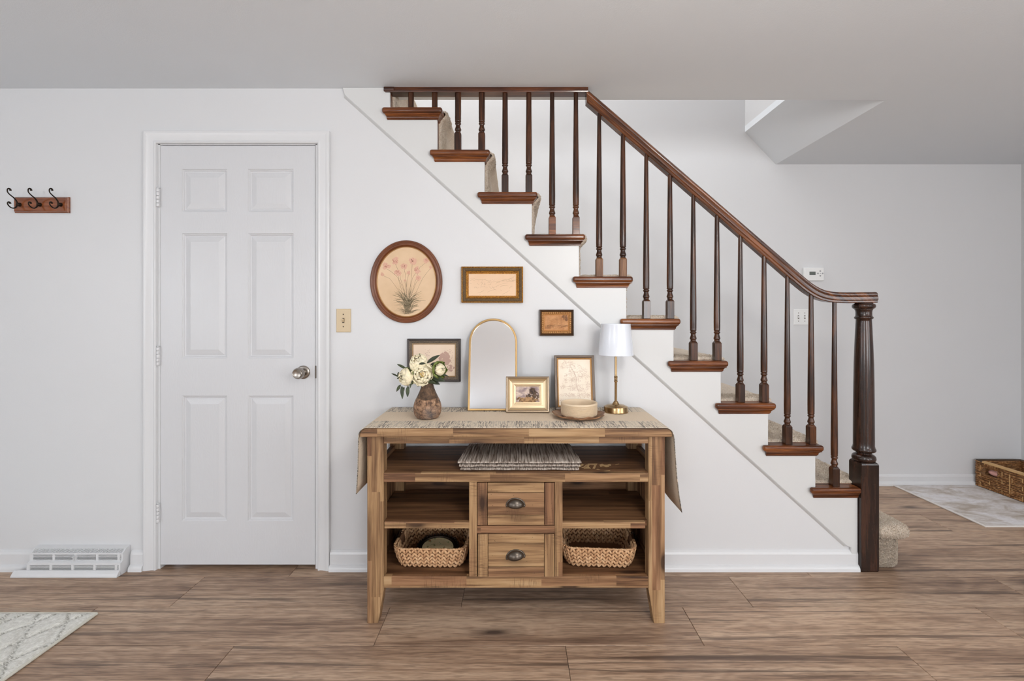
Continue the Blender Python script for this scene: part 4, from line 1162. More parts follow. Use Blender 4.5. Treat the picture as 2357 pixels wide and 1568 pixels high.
trunk = spline([(tu_(a_), 0, tv_(b_)) for a_, b_ in ((1965, 800), (1945, 690), (1905, 570), (1905, 430), (1850, 310), (1800, 200))], 5)
m.ribbon([(p.x, p.z) for p in trunk], .0022, y_)
for cu, cvv, ru, rv, nn_ in ((1760,190,110,40,30),(1880,260,130,55,40),(1700,270,60,30,16),(1850,335,60,30,20),(1870,400,165,45,60),(1780,490,90,50,34),(1900,480,80,50,40),(2020,330,80,60,26),(2050,430,70,60,28),(1900,600,110,45,46),(1850,655,80,30,26),(2080,570,45,90,30),(1680,600,60,40,20),(2000,660,90,40,34),(1760,745,130,40,44),(1950,755,150,50,50),(2080,740,60,50,30),(1700,850,80,40,26),(1900,860,180,35,50)):
    m.ribbon([(tu_(1910), tv_(cvv+20)), (tu_((cu+1910)/2), tv_(cvv-4)), (tu_(cu), tv_(cvv))], .0009, y_)
    for _ in range(int(nn_*1.5)):
        a_ = random.random()*2*PI; q = random.random()**.6; x_ = cu+ru*q*math.cos(a_); v_ = cvv+rv*q*math.sin(a_)
        an = random.uniform(-.9, .9)+(0 if x_ > 1905 else PI); l_ = random.uniform(14, 34)
        pp_ = spline([(tu_(x_), 0, tv_(v_)), (tu_(x_+l_*.5*math.cos(an)), 0, tv_(v_+l_*.5*math.sin(an)-6)), (tu_(min(max(x_+l_*math.cos(an), 1622), 2138)), 0, tv_(v_+l_*math.sin(an)+random.uniform(-8, 10)))], 3)
        m.ribbon([(p.x, p.z) for p in pp_], random.uniform(.0004, .0009), y_)
obj('ink_lines', m, ink('pale_sepia', srgb(206, 180, 162)), parent=pp, local=True, kind='stuff')

# vase
VX, VY = -.379, -.257
vs = thing('clay_vase', 'bulbous weathered brown clay vase with a smoother dark neck', 'vase', (VX, VY, TZ))
def vase_mat():
    t = NT('weathered_clay'); t.set(.6, 0, spec=.3)
    x = t.sep(t.coord()); n1 = t.noise(t.coord(), 60, 6, .65); n2 = t.noise(t.coord(), 14, 3)
    v = t.new('ShaderNodeTexVoronoi'); v.feature = 'DISTANCE_TO_EDGE'; v.inputs['Scale'].default_value = 42; t.link(t.coord((1, 1, 1.5)), v.inputs['Vector'])
    cr = t.ramp(v.outputs['Distance'], [(.0, 1.0), (.05, 0.0)])
    low = t.ramp(n1, [(.34, srgb(52, 40, 34)), (.46, srgb(128, 98, 76)), (.58, srgb(168, 132, 104)), (.7, srgb(190, 158, 130))])
    low = t.mix(t.math('MULTIPLY', cr, t.ramp(n2, [(.4, 0.0), (.55, .8)])), low, srgb(44, 34, 30))
    up = t.ramp(n1, [(.35, srgb(62, 48, 38)), (.55, srgb(98, 76, 58)), (.7, srgb(128, 100, 74))])
    line = t.math('SUBTRACT', x[2], t.math('MULTIPLY', t.math('ABSOLUTE', x[0]), .12))
    f = t.ramp(t.math('ADD', t.math('MULTIPLY', line, 5), t.math('MULTIPLY', n2, .02)), [(.418, 0.0), (.430, 1.0)])
    grey = t.ramp(t.noise(t.coord(), 9, 2), [(.5, 0.0), (.68, .55)])
    t.base(t.mix(grey, t.mix(f, low, up), srgb(106, 104, 104)))
    t.bump(t.math('SUBTRACT', n1, t.math('MULTIPLY', cr, .5)), .45, .003); return t.m
pr = [(.036, 0), (.043, .001), (.048, .006), (.0545, .0145), (.058, .025), (.0595, .037), (.0598, .047), (.0585, .058), (.0555, .069), (.051, .080), (.0455, .090), (.0395, .103), (.034, .115), (.0295, .127), (.0262, .138), (.0245, .148), (.0242, .154), (.0225, .1555), (.0205, .154), (.0205, .13), (.02, .10)]
obj('vase_body', MB().lathe(pr, (0, 0, 0), 40), vase_mat(), parent=vs, local=True, smooth=True)

# peonies
t = NT('cream_petal'); t.set(.6, 0, spec=.3); n1 = t.noise(t.coord(), 40, 3)
t.base(t.ramp(n1, [(.3, srgb(240, 226, 186)), (.7, srgb(250, 242, 218))])); t.b.inputs['Subsurface Weight'].default_value = .2; t.b.inputs['Subsurface Radius'].default_value = (.01, .008, .005)
t.bump(t.noise(t.coord((1, 1, 1)), 120, 2), .3, .001); M_petal = t.m
M_petc = plain('yellow_petal', srgb(236, 204, 116), .7)
t = NT('leaf_green'); t.set(.42, 0); n1 = t.noise(t.coord(), 30, 4, rough=.6); oi = t.new('ShaderNodeObjectInfo')
t.base(t.mix(oi.outputs['Random'], t.ramp(n1, [(.35, srgb(28, 36, 14)), (.7, srgb(66, 76, 32))]), t.ramp(n1, [(.35, srgb(26, 36, 18)), (.7, srgb(50, 62, 32))]))); t.bump(n1, .4, .001); M_leaf = t.m
M_sepal = plain('sepal_green', srgb(124, 138, 66), .5, var=.3)
M_stem = plain('stem_green', srgb(86, 96, 50), .5)
def petal_mesh(name, ln, wd, cup, curl, ruff, seed):
    nu, nv = 8, 7; vs_ = []; fs = []
    for j in range(nv+1):
        v = j/nv; half_ = wd*(max(.12, min(1, v/.5))**.6)*(1 if v < .5 else max(.02, 1-((v-.5)/.505)**3.2)**.5)
        for k in range(nu+1):
            u = -1+2*k/nu
            x = u*half_; out = cup*math.sin(v*PI*.55)*ln - (u*u)*half_*.35
            z_ = v*ln*(1-.18*u*u*v); out += curl*ln*max(0, v-.6)**2*3
            out += ruff*noise.noise(Vector((u*3+seed, v*3, seed)))
            z_ += ruff*.8*noise.noise(Vector((u*4, seed*2, v)))*v
            vs_.append((x, out, z_))
    for j in range(nv):
        for k in range(nu):
            a_ = j*(nu+1)+k; fs.append((a_, a_+1, a_+nu+2, a_+nu+1))
    me = bpy.data.meshes.new(name); me.from_pydata(vs_, [], fs); me.polygons.foreach_set('use_smooth', [True]*len(fs)); me.materials.append(M_petal); return me
PM = [petal_mesh('petal', 1, .62, .46, -.35, .06, 1), petal_mesh('petal', 1, .56, .42, -.75, .09, 2), petal_mesh('petal', .9, .46, .36, -1.0, .14, 3)]
def leaf_mb(a_, b_, wd, droop=.1, fold=.25):
    a_ = Vector(a_); b_ = Vector(b_); d = b_-a_; ln = d.length; d.normalize()
    side = d.cross(Vector((0, -1, .25))).normalized(); up = side.cross(d).normalized()
    if up.y > 0: up = -up
    m = MB(); n = 9
    for k in range(n+1):
        v = k/n; hw = wd*.86*math.sin(PI*(v**.85)*.97+.03)**.9
        c = a_+d*ln*v - up*0 + Vector((0, 0, -droop*ln*v*v+droop*ln*v))
        for u in (-1, -.5, 0, .5, 1): m.v.append(tuple(c+side*u*hw+up*abs(u)*hw*fold))
    for k in range(n):
        for j in range(4): q = k*5+j; m.f.append((q, q+1, q+6, q+5))
    return m
def peony(center, face, r, openness, label, layers, sepals=0, leaves=(), neck=(0, 0), bud=False):
    z_ax = Vector(face).normalized(); x_ax = z_ax.cross(Vector((0, 0, 1))).normalized(); y_ax = z_ax.cross(x_ax)
    R_ = Matrix((x_ax, y_ax, z_ax)).transposed(); eu = R_.to_euler()
    c = Vector(center)-z_ax*r*.75
    root = thing('peony', label, 'flower', tuple(c), tuple(eu), 'peonies in the clay vase')
    for (n, tilt, sc, mi, off) in layers:
        for k in range(n):
            o = bpy.data.objects.new('petal', PM[mi]); COL.objects.link(o); o.parent = root
            az = 2*PI*(k+off)/n+random.uniform(-.12, .12); s_ = sc*r*random.uniform(.94, 1.08)
            # petal local: base at origin, grows +z, bows +y (outwards)
            M_ = Matrix.Rotation(az, 4, 'Z') @ Matrix.Translation((0, -r*.05*0, 0)) @ Matrix.Rotation(-tilt*openness+random.uniform(-.08, .08), 4, 'X') @ Matrix.Scale(s_, 4)
            o.matrix_basis = M_
            MW[o.name] = MW[root.name] @ M_
            m_ = o.modifiers.new('s', 'SOLIDIFY'); m_.thickness = .012; m_.offset = 0
    if not bud:
        mb = MB()
        for k in range(34):
            a_ = random.random()*2*PI; q = random.random()**.5*r*.22
            mb.tube([(q*math.cos(a_)*.4, q*math.sin(a_)*.4, r*.3), (q*math.cos(a_), q*math.sin(a_), r*random.uniform(.72, .95))], r*.022, 5)
        obj('stamens', mb, M_petc, parent=root, local=True, kind='stuff')
    for k in range(sepals):
        az = 2*PI*k/sepals+.4
        o = bpy.data.objects.new('sepal', SEP); COL.objects.link(o); o.parent = root
        o.matrix_basis = Matrix.Rotation(az, 4, 'Z') @ Matrix.Rotation(-.66 if bud else -1.0, 4, 'X') @ Matrix.Scale(r*(1.42 if bud else 1.0), 4)
    nk = Vector((VX+neck[0], VY+neck[1], TZ+.149)); lowp = Vector((VX+neck[0]*.5, VY+neck[1]*.5, TZ+.09))
    pts = spline([tuple(c+z_ax*r*.15), tuple(c-z_ax*r*.45+Vector((0, 0, -.004))), tuple(nk*.55+c*.45-z_ax*r*.3+Vector((0, 0, .004))), tuple(nk), tuple(lowp)], 5)
    obj('stem', MB().tube(pts, .0022, 7), M_stem, parent=root, smooth=True)
    for (a_, b_, wd) in leaves:
        obj('leaf', leaf_mb(a_, b_, wd), M_leaf, parent=root, smooth=True, solid=.0006)
    return root
SEP = petal_mesh('sepal', 1.15, .55, .46, -.5, .04, 7); SEP.materials.clear(); SEP.materials.append(M_sepal)
fp = lambda u, v, y: ((860+u/7.842-VPX)*(D+y)/1080, y, CZ-(780+v/7.842-VPY)*(D+y)/1080)      # point seen at zoom-picture (u,v) at depth y
FULL = [(8, 1.05, 1.12, 0, 0), (8, .82, 1.12, 0, .5), (7, .58, 1.05, 1, .2), (7, .36, .95, 1, .6), (6, .18, .82, 2, .1), (4, .05, .7, 2, .4)]
GLOBE = [(6, .72, 1.45, 1, 0), (6, .50, 1.45, 1, .5), (5, .30, 1.40, 1, .2), (4, .12, 1.25, 2, .6)]
peony(fp(875, 645, -.30), (.10, -1, .12), .0475, 1.0, 'largest cream peony, fully open, facing forward above the vase neck', FULL, 0,
      [(fp(1000, 740, -.275), fp(1195, 825, -.285), .012), (fp(1040, 700, -.275), fp(1290, 765, -.29), .014), (fp(960, 760, -.28), fp(1120, 800, -.30), .010), (fp(850, 770, -.27), fp(795, 870, -.28), .005)], (0, 0))
peony(fp(795, 420, -.262), (-.25, -.75, .75), .0365, .95, 'upper cream peony behind the largest bloom, in front of the pewter frame', GLOBE, 3,
      [(fp(960, 440, -.255), fp(1195, 295, -.25), .010), (fp(1010, 500, -.25), fp(1165, 440, -.25), .011), (fp(820, 455, -.29), fp(940, 445, -.30), .006)], (.006, .005))
peony(fp(570, 690, -.275), (-.65, -.72, -.10), .0375, .72, 'cream peony drooping at the left of the vase', GLOBE, 4,
      [(fp(590, 545, -.265), fp(422, 460, -.25), .0065), (fp(455, 690, -.27), fp(318, 625, -.25), .004), (fp(460, 700, -.28), fp(420, 725, -.28), .0035), (fp(490, 830, -.28), fp(412, 955, -.28), .0075), (fp(510, 850, -.285), fp(520, 1088, -.29), .009), (fp(555, 870, -.28), fp(500, 1010, -.27), .007),
       (fp(620, 850, -.28), fp(612, 1052, -.285), .0095), (fp(690, 700, -.28), fp(655, 900, -.29), .007), (fp(450, 600, -.26), fp(440, 690, -.26), .005)], (-.008, 0))
peony(fp(1195, 560, -.272), (.75, -.6, .12), .0305, .45, 'half-closed green and cream peony bud at the right', [(5, .60, 1.40, 1, 0), (5, .35, 1.45, 1, .5), (4, .1, 1.3, 2, .2)], 6,
      [(fp(1230, 640, -.27), fp(1355, 682, -.27), .0045), (fp(1060, 620, -.27), fp(1250, 660, -.28), .004), (fp(1060, 480, -.26), fp(1050, 560, -.26), .008)], (.008, .002), bud=True)

# wooden dish and ribbed bowl
BXc, BYc = .2755, -.243
dish = thing('wooden_dish', 'carved brown wooden dish with wavy rim under the bowl', 'dish', (BXc, BYc, TZ))
m = MB(); L = []; sg = 72
def wavy(a_, q): return 1+q*(.022*math.sin(7*a_+.6)+.016*math.sin(11*a_)+.010*math.sin(17*a_+2))
for r, z_, q in ((.060, 0, 0), (.070, .001, .1), (.092, .006, .4), (.108, .013, .9), (.1125, .0185, 1.3), (.1105, .0205, 1.3), (.105, .0165, 1.0), (.090, .0085, .5), (.075, .0045, .1), (.05, .0035, 0)):
    L.append([(r*wavy(a_, q)*math.cos(a_), r*wavy(a_, q)*math.sin(a_), z_+(.0022*math.sin(9*a_+1) if q > .8 else 0)) for a_ in [2*PI*k/sg for k in range(sg)]])
m.loops(L, cap_first=True, cap_last=True)
obj('dish_body', m, stain_mat('carved_dish_wood', 0, [srgb(74, 46, 30), srgb(130, 92, 64), srgb(178, 136, 100)], .4, coat=.1), parent=dish, local=True, smooth=True)
bw = thing('ribbed_bowl', 'cream ceramic bowl with fine horizontal ribs, sitting on the wooden dish', 'bowl', (BXc+.0015, BYc-.002, TZ+.0038))
pr = [(.055, 0), (.066, .001), (.0725, .005), (.0755, .009)]
N = 14
for k in range(N):
    z_ = .009+k*.0034
    r_ = .0765+.0015*min(1, k/4)
    pr += [(r_-.0016, z_), (r_+.0004, z_+.0008), (r_+.0009, z_+.0017), (r_+.0004, z_+.0026)]
pr += [(.0785, .0570), (.0785, .0605), (.0770, .0625), (.0735, .0625), (.0720, .0605), (.0705, .055), (.0705, .018), (.064, .009), (.04, .007)]
M_cer = plain('cream_ceramic', srgb(222, 200, 170), .42, var=.05)
obj('bowl_body', MB().lathe(pr, (0, 0, 0), 72), M_cer, parent=bw, local=True, smooth=True, auto=40)

# table lamp
LXc, LYc = .462, -.127
lp = thing('table_lamp', 'slim brass table lamp with a white drum shade', 'lamp', (LXc, LYc, TZ))
obj('lamp_base', MB().lathe([(.050, 0), (.0555, .0005), (.0563, .003), (.0548, .006), (.0545, .021), (.0535, .025), (.047, .0275), (.044, .0285), (.0425, .0300), (.020, .0325), (.017, .035), (.0135, .040), (.0105, .045), (.0095, .0475), (.0075, .049), (.0070, .0495)], (0, 0, 0), 56), M_brass, parent=lp, local=True, smooth=True, auto=45)
pr = [(.0058, .049), (.0058, .134)]
for zc, r_ in ((.140, .0092), (.150, .0082), (.159, .0092)): pr += [(.0062, zc-.0045), (r_*.85, zc-.003), (r_, zc), (r_*.85, zc+.003), (.0062, zc+.0045)]
pr += [(.0055, .17), (.0055, .265), (.009, .267), (.009, .30), (.004, .302)]
obj('pole', MB().lathe(pr, (0, 0, 0), 20), M_brass, parent=lp, local=True, smooth=True, auto=45)
L = []
for q in (0, 1):
    pass
zb, zt = .2605, .4035; rb, rt = .0800, .0665; tk = .0012
pr_o = [(rb, zb), (rb+.0006, zb+.002), (rb-.0004, zb+.004), (lerp(rb, rt, .5), lerp(zb, zt, .5)), (rt+.0004, zt-.004), (rt+.0008, zt-.002), (rt, zt), (rt-tk, zt), (rt-tk, zt-.004), (lerp(rb, rt, .5)-tk, lerp(zb, zt, .5)), (rb-tk, zb+.003), (rb-tk, zb)]
sg = 64
L = [[(r*math.cos(2*PI*k/sg), r*math.sin(2*PI*k/sg), z_) for k in range(sg)] for r, z_ in pr_o]; L.append(L[0])
obj('lamp_shade', MB().loops(L), M_shade, parent=lp, local=True, smooth=True, auto=50)
m = MB()
for k in range(3):
    a_ = 2*PI*k/3; m.tube([(0, 0, .296), (.4*rt*math.cos(a_), .4*rt*math.sin(a_), .300), ((rt-.002)*math.cos(a_), (rt-.002)*math.sin(a_), zt-.006)], .0012, 6)
obj('shade_spider', m, M_brass, parent=lp, local=True)

# ------------------------------------------------------------------ wall fittings
rk = thing('coat_rack', 'small cherry wood coat rack with three dark hooks', 'coat rack', ((wx(36, 474)+wx(160, 474))/2, 0, wz(490.5, 474)))
x0, x1, z0, z1 = wx(36, 474), wx(160, 474), wz(490.5, 474), wz(454, 474)
L = []
for i_, y in ((0, 0), (0, -.008), (.0012, -.0095), (.004, -.0125), (.0055, -.0165), (.0065, -.0175)):
    L.append([(x0+i_, y, z0+i_), (x1-i_, y, z0+i_), (x1-i_, y, z1-i_), (x0+i_, y, z1-i_)])
obj('board', MB().loops(L, cap_last=True), stain_mat('cherry_board', 0, [srgb(78, 38, 18), srgb(122, 66, 36), srgb(150, 88, 52)], .14, coat=.8), parent=rk)
hk = [(-.0594, 1.8245), (-.0608, 1.831), (-.066, 1.8335), (-.0715, 1.830), (-.0735, 1.821), (-.0700, 1.812), (-.0590, 1.8035), (-.0437, 1.794), (-.0345, 1.784), (-.030, 1.771), (-.0326, 1.757), (-.0425, 1.7465), (-.0560, 1.745), (-.0680, 1.7525), (-.0722, 1.761), (-.0695, 1.7685), (-.0635, 1.769), (-.0600, 1.7635)]
hr_ = [.0042, .0040, .0034, .0027, .0025, .0025, .0026, .0028, .0032, .0036, .0034, .0030, .0027, .0026, .0027, .0030, .0036, .0040]
for X in (-2.392, -2.294, -2.194):
    sp_ = spline([(X, a_, b_) for a_, b_ in hk], 4); rr = []
    for k in range(len(sp_)): q = k/4; a_ = int(min(q, len(hr_)-1)); b_ = min(a_+1, len(hr_)-1); rr.append(lerp(hr_[a_], hr_[b_], q-a_))
    h_ = obj('hook', MB().tube(sp_, rr, 10), M_hook, parent=rk, smooth=True)
    lathe_y(m := MB(), [(.0075, 0), (.0095, .001), (.0095, .003), (.0072, .0045), (.0072, .0065), (.0082, .0075), (.0082, .0085), (.0062, .0105), (.0050, .014)], (X, -.0172, 1.768), 20)
    obj('hook_post', m, M_hook, parent=h_, smooth=True)

def switch(name, label, cx, cz, y, n, mat, w, h, up):
    root = thing(name, label, 'light switch', (cx, y, cz))
    L = []
    for i_, o_ in ((0, 0), (0, .003), (.0012, .0050), (.0035, .0062)):
        L.append([(-w/2+i_, -o_, -h/2+i_), (w/2-i_, -o_, -h/2+i_), (w/2-i_, -o_, h/2-i_), (-w/2+i_, -o_, h/2-i_)])
    obj('plate', MB().loops(L, cap_last=True), mat, parent=root, local=True)
    for k in range(n):
        x = (k-(n-1)/2)*.046
        obj('slot', MB().box(x-.0052, x+.0052, -.0066, -.006, -.0125, .0125), M_glass_edge, parent=root, local=True)
        a_ = 1 if up else -1
        m = MB().loops([[(x-.0042, -.0062, -.008), (x+.0042, -.0062, -.008), (x+.0042, -.0062, .008), (x-.0042, -.0062, .008)],
                        [(x-.0034, -.019, a_*.006-.0035), (x+.0034, -.019, a_*.006-.0035), (x+.0034, -.019, a_*.006+.004), (x-.0034, -.019, a_*.006+.004)]], cap_last=True)
        obj('toggle', m, mat, parent=root, local=True, bevel=.0008)
        for s_ in (-1, 1):
            m = MB(); lathe_y(m, [(.0032, 0), (.0030, .0008), (.001, .0012)], (x, -.0061, s_*.030), 12)
            obj('screw', m, M_glass_edge, parent=root, local=True)
switch('light_switch', 'almond single light switch plate right of the white door', wx(790.5, 474), wz(738, 474), -.0003, 1, M_almond, .070, .1145, True)
bs = 315.6
switch('double_light_switch', 'white double light switch on the far wall behind the spindles', (1844-VPX)/bs, CZ-(730-VPY)/bs, BY-.0003, 2, M_white, .116, .1145, True)
th = thing('thermostat', 'white thermostat with a small grey display on the far wall', 'thermostat', ((1869-VPX)/bs, BY, CZ-(632-VPY)/bs))
obj('housing', MB().box(-.072, .072, -.028, -.0005, -.048, .048), M_white, parent=th, local=True, bevel=.006, seg=3, smooth=True, auto=40)
obj('display', MB().box(-.036, .008, -.0288, -.027, -.006, .018), M_lcd, parent=th, local=True)
m = MB()
for dx, dz in ((0, .017), (0, -.017), (.017, 0), (-.017, 0)): lathe_y(m, [(.0058, 0), (.0058, .001)], (.042+dx, -.0279, .005+dz), 14)
lathe_y(m, [(.0035, 0), (.0035, .001)], (.042, -.0279, .005), 12)
obj('button', m, M_btn, parent=th, local=True)

# baseboard heat register
hv = thing('floor_register', 'white slatted baseboard heat register left of the door', 'vent', (-2.1, 0, 0))
bx0, bx1 = -2.316, -1.872
core = [(-.0005, 0), (-.052, 0), (-.055, .020), (-.0535, .052), (-.040, .058), (-.038, .094), (-.022, .107), (-.0005, .113)]
obj('core', MB().prism_x(core, bx0+.006, bx1-.006), M_black, parent=hv)  # solid black body paints in the darkness behind the slats
endp = [(-.0005, 0), (-.054, 0), (-.0595, .024), (-.0585, .057), (-.0455, .063), (-.0435, .098), (-.026, .113), (-.0005, .119)]
for a_, b_ in ((bx0, bx0+.008), (bx1-.008, bx1)): obj('end_panel', MB().prism_x(endp, a_, b_), M_trim, parent=hv)
obj('top_plate', MB().prism_x([(-.0005, .119), (-.0005, .113), (-.024, .107), (-.026, .113)], bx0+.008, bx1-.008), M_trim, parent=hv)
m = MB(); nf = 64
for k in range(nf+1):
    x = bx0+.012+(bx1-bx0-.024)*k/nf; hw = .0014
    m.add([(x-hw, -.025, .1125), (x+hw, -.025, .1125), (x+hw, -.0435, .0985), (x-hw, -.0435, .0985), (x-hw, -.023, .108), (x+hw, -.023, .108), (x+hw, -.040, .095), (x-hw, -.040, .095)], [(0, 1, 2, 3), (0, 3, 7, 4), (1, 5, 6, 2)])
obj('fin', m, M_trim, parent=hv, kind='stuff')
obj('face_rail', MB().prism_x([(-.0400, .099), (-.0438, .0985), (-.0445, .092), (-.040, .092)], bx0+.008, bx1-.008), M_trim, parent=hv)
for k in range(5):
    z_ = .0905-k*.0062
    obj('louver', MB().box(bx0+.008, bx1-.008, -.0447, -.0385, z_-.0026, z_), M_trim, parent=hv)
obj('face_rail', MB().prism_x([(-.040, .064), (-.0455, .064), (-.0585, .0575), (-.0590, .0505), (-.054, .050), (-.040, .056)], bx0+.008, bx1-.008), M_trim, parent=hv)
for k in range(5):
    z_ = .0500-k*.0060
    obj('louver', MB().box(bx0+.008, bx1-.008, -.0595, -.0545, z_-.0025, z_), M_trim, parent=hv)
for f_ in (.0, .245, .49, .735, .975):
    x = bx0+.010+(bx1-bx0-.02)*f_
    obj('mullion', MB().box(x-.005, x+.006, -.0455, -.040, .060, .093).box(x-.005, x+.006, -.0602, -.055, .024, .053), M_trim, parent=hv)
obj('damper_lever', MB().box(-2.103, -2.095, -.062, -.044, .084, .088).box(-2.1015, -2.0985, -.056, -.046, .066, .086), M_trim, parent=hv, bevel=.0008)
obj('lip', MB().prism_x([(-.056, .0), (-.080, .0), (-.0805, .006), (-.074, .016), (-.064, .026), (-.0595, .028)], -2.372, -1.872), M_trim, parent=hv, bevel=.0015)

# ------------------------------------------------------------------ rugs and the wicker basket
# cream rug, lower left
def rug_mat():
    t = NT('cream_wool'); t.set(1, 0, spec=.1, sheen=.3)
    a = t.noise(t.coord((260, 90, 200), rot=(0, 0, .5)), 1, 3, .6)
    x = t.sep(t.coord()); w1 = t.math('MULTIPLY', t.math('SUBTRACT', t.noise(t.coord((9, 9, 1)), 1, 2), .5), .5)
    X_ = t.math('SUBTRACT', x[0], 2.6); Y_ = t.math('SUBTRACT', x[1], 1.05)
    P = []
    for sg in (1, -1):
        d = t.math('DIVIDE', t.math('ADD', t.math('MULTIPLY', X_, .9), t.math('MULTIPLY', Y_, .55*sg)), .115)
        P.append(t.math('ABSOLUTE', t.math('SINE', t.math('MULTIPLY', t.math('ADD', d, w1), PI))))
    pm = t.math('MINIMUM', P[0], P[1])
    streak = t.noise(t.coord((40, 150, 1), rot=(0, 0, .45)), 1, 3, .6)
    line = t.math('MULTIPLY', t.ramp(pm, [(.06, 1.0), (.34, 0.0)]), t.ramp(streak, [(.44, 0.0), (.56, 1.0)]))  # greys the valleys, painting shade between ridges into the wool colour
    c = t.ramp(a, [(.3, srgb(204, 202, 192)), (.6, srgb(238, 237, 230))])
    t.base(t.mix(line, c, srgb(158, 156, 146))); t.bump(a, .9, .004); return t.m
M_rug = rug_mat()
RX0, RX1, RYa, RYb = -3.55, -1.722, -1.75, -.352
m = MB(); nx, ny = 380, 300
for j in range(ny+1):
    for i_ in range(nx+1):
        u = i_/nx; v = j/ny; u2 = 1-(1-u)**1; x = lerp(RX0, RX1, u); y = lerp(RYa, RYb, v)
        d1 = (x*.9+y*.55)/.115; d2 = (x*.9-y*.55)/.115
        w1 = noise.noise(Vector((x*5, y*5, 1)))*.35
        a_ = abs(math.sin(PI*(d1+w1))); b_ = abs(math.sin(PI*(d2+w1*.8)))
        hgt = .0075+.0065*min(1, a_*2.0)*min(1, b_*2.0)
        hgt += .0022*noise.noise(Vector((x*38+y*20, y*85, 2)))+.0012*noise.noise(Vector((x*150, y*150, 5)))
        if u > .9935 or v > .992: hgt = .0095
        if u == 1 or v == 1: hgt = .006
        m.v.append((x, y, max(hgt, .003)))
for j in range(ny):
    for i_ in range(nx): q = j*(nx+1)+i_; m.f.append((q, q+1, q+nx+2, q+nx+1))
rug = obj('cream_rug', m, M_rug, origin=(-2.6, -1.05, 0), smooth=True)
tag(rug, 'cream tufted rug with raised diamond pattern on the floor', 'rug')
o = obj('rug_binding', MB().tube([(RX0, RYb, .0055), (RX1, RYb, .0055)], .0052, 8).tube([(RX1, RYb, .0055), (RX1, RYa, .0055)], .0052, 8), plain('rug_edge', srgb(214, 212, 200), .9), parent=rug)
# pale rug by the far wall
def rug2_mat():
    t = NT('faded_rug'); t.set(.95, 0, spec=.1)
    a = t.noise(t.coord((5, 9, 1)), 1, 6, .65, .6); b = t.noise(t.coord((28, 120, 1)), 1, 4, .6)
    c = t.ramp(a, [(.36, srgb(176, 164, 152)), (.48, srgb(206, 200, 196)), (.6, srgb(224, 222, 224))])
    t.base(t.mix(t.ramp(b, [(.5, 0.0), (.65, .4)]), c, srgb(182, 172, 168))); t.bump(b, .3, .002); return t.m
r2 = obj('faded_rug', MB().box(2.742, XR-.02, .452, 1.108, 0.0005, .0075), rug2_mat(), origin=(3.2, .8, 0), bevel=.002)
tag(r2, 'pale faded flat-woven rug by the far wall under the wicker basket', 'rug')
obj('rug_binding', MB().box(2.735, 2.746, .447, 1.112, .0005, .0082).box(2.7462, XR-.02, .447, .457, .0005, .0082), plain('rug2_edge', srgb(226, 222, 218), .9), parent=r2, bevel=.002)
# wicker basket
wb = thing('wicker_basket', 'long brown woven wicker basket with a handle slot on the pale rug', 'basket', (3.49, .84, .0085))
M_wk = hy_mat('brown_seagrass', [srgb(100, 64, 36), srgb(160, 112, 68), srgb(206, 160, 110)])
M_wkl = plain('pale_straw', srgb(206, 166, 112), .55, var=.12); M_wkd = plain('dark_wicker', srgb(84, 66, 50), .7, var=.3)
bx0_, bx1_, by0_, by1_, bz0, bh = 3.330, 3.655, .56, 1.112, .0085, .186
inner = MB()
inner.box(bx0_+.005, bx0_+.009, by0_, .962, bz0, bz0+bh-.008).box(bx0_+.005, bx0_+.009, 1.048, by1_, bz0, bz0+bh-.008).box(bx0_+.005, bx0_+.009, .962, 1.048, bz0, .108).box(bx0_+.005, bx0_+.009, .962, 1.048, .156, bz0+bh-.008)
inner.box(bx0_, bx1_, by1_-.010, by1_-.005, bz0, bz0+bh-.008).box(bx1_-.010, bx1_-.005, by0_, by1_, bz0, bz0+bh-.008).box(bx0_, bx1_, by0_+.003, by0_+.008, bz0, bz0+bh-.008).box(bx0_+.005, bx1_-.005, by0_+.005, by1_-.005, bz0, bz0+.006)
obj('liner', inner, plain('wicker_core', srgb(128, 92, 60), .8), parent=wb)
m = MB()
def strands(side):
    nr = 17
    for r_ in range(nr):
        z_ = bz0+.008+(bh-.016)*(r_+.5)/nr
        L_ = by1_-by0_ if side in 'xX' else bx1_-bx0_
        p = 0
        while p < L_-.01:
            l_ = random.uniform(.08, .16); q = min(p+l_, L_)
            ya, yb = p, q+.004
            if side == 'x' and .105 < z_ < .158 and (by0_+yb > .962 and by0_+ya < 1.048):
                if by0_+ya < .958: yb = .960-by0_
                elif by0_+yb > 1.052: ya = 1.050-by0_
                else: p = q; continue
            zz0, zz1 = z_+random.uniform(-.004, .004), z_+random.uniform(-.004, .004); rr = random.uniform(.0034, .0050)
            pts = []
            for k in range(5):
                f_ = k/4; a_ = lerp(ya, yb, f_); bow = .0028*math.sin(PI*f_)
                if side == 'x': pts.append((bx0_+.003-bow, by0_+a_, lerp(zz0, zz1, f_)))
                elif side == 'X': pts.append((bx1_-.011-bow, by0_+a_, lerp(zz0, zz1, f_)))
                else: pts.append((bx0_+a_, by1_-.013-bow, lerp(zz0, zz1, f_)))
            m.tube(pts, [rr*.5, rr, rr, rr, rr*.5], 6); p = q
for s_ in 'xXy': strands(s_)
obj('woven_strands', m, M_wk, parent=wb, smooth=True, kind='stuff')
m = MB()
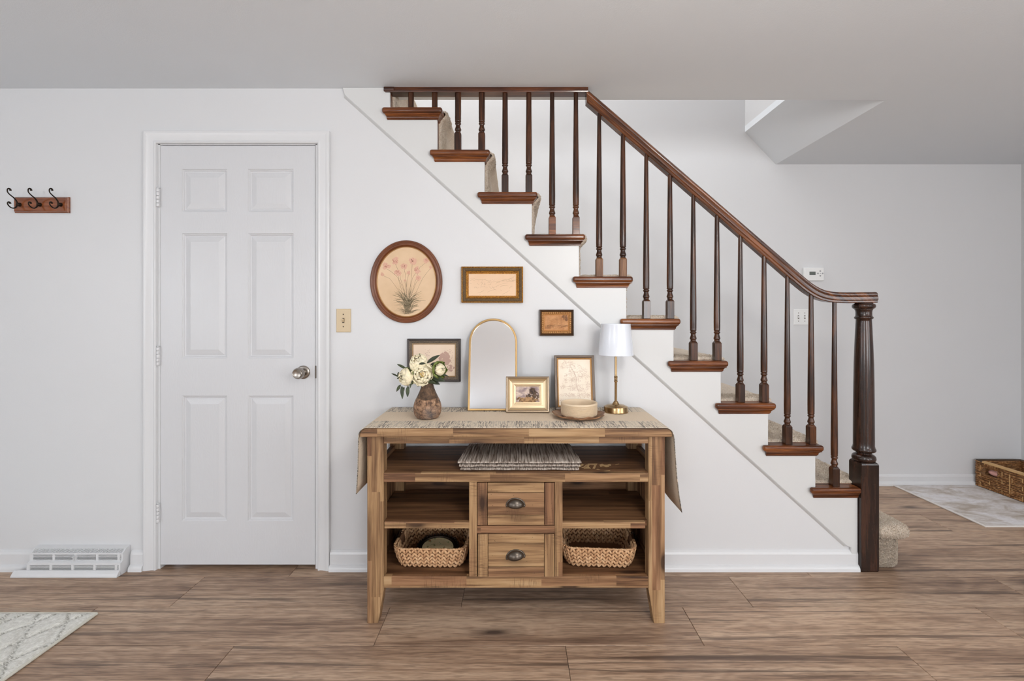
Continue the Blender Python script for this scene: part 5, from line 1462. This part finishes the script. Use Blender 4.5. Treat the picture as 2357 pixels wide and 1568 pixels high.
for k, yy in enumerate([.60, .665, .73, .795, .86, .925, 1.01, 1.075]):
    for z_ in ([.03, .095, .15] if k % 2 else [.06, .125]):
        if .95 < yy < 1.05 and z_ > .09: continue
        m.box(bx0_-.0032, bx0_-.0008, yy-.0022, yy+.0022, z_-.014, z_+.014)
m.box(bx0_-.0042, bx0_-.001, .872, .877, .035, .165)
obj('upright_straw', m, M_wkl, parent=wb, kind='stuff')
m = MB()
for k in range(34):
    yy = by0_+.01+(by1_-by0_-.02)*k/33
    m.ellipsoid((bx0_-.001, yy, bz0+.006), (.005, .0085, .005), None, 6, 4)
obj('base_braid', m, M_wk, parent=wb, smooth=True, kind='stuff')
obj('rim', MB().tube([(bx0_+.004, by0_, bz0+bh-.004), (bx0_+.004, by1_-.006, bz0+bh-.004), (bx1_-.006, by1_-.006, bz0+bh-.004), (bx1_-.006, by0_, bz0+bh-.004)], .0065, 8), M_wkd, parent=wb, smooth=True)
m = MB()
for (ya, yb, dz) in ((1.06, 1.00, 0), (1.03, .93, .002), (.98, .86, .001), (.9, .76, .002), (.82, .66, 0)):
    m.add([(bx0_-.004, ya, bz0+bh+.001+dz), (bx0_+.016, ya, bz0+bh+.003+dz), (bx0_+.016, yb, bz0+bh+.003+dz), (bx0_-.004, yb, bz0+bh+.001+dz), (bx0_-.006, ya, bz0+bh-.008), (bx0_-.006, yb, bz0+bh-.008)], [(0, 1, 2, 3), (0, 3, 5, 4)])
obj('rim_straw', m, M_wkl, parent=wb, solid=.0015)
m = MB()
for k in range(11):
    yy = .966+k*.0075; m.tube([(bx0_-.003, yy, .156), (bx0_-.005, yy+.005, .170), (bx0_-.002, yy+.001, .184)], .0028, 6)
obj('handle_wrap', m, M_wk, parent=wb, smooth=True)
pk_ = obj('pink_roll', MB().ellipsoid((bx0_+.034, 1.0, .127), (.022, .050, .021), None, 20, 12), plain('pink_rubber', srgb(226, 170, 160), .45), origin=(bx0_+.034, 1.0, .106), smooth=True)
tag(pk_, 'smooth pink roll showing through the wicker basket handle slot', 'toy')
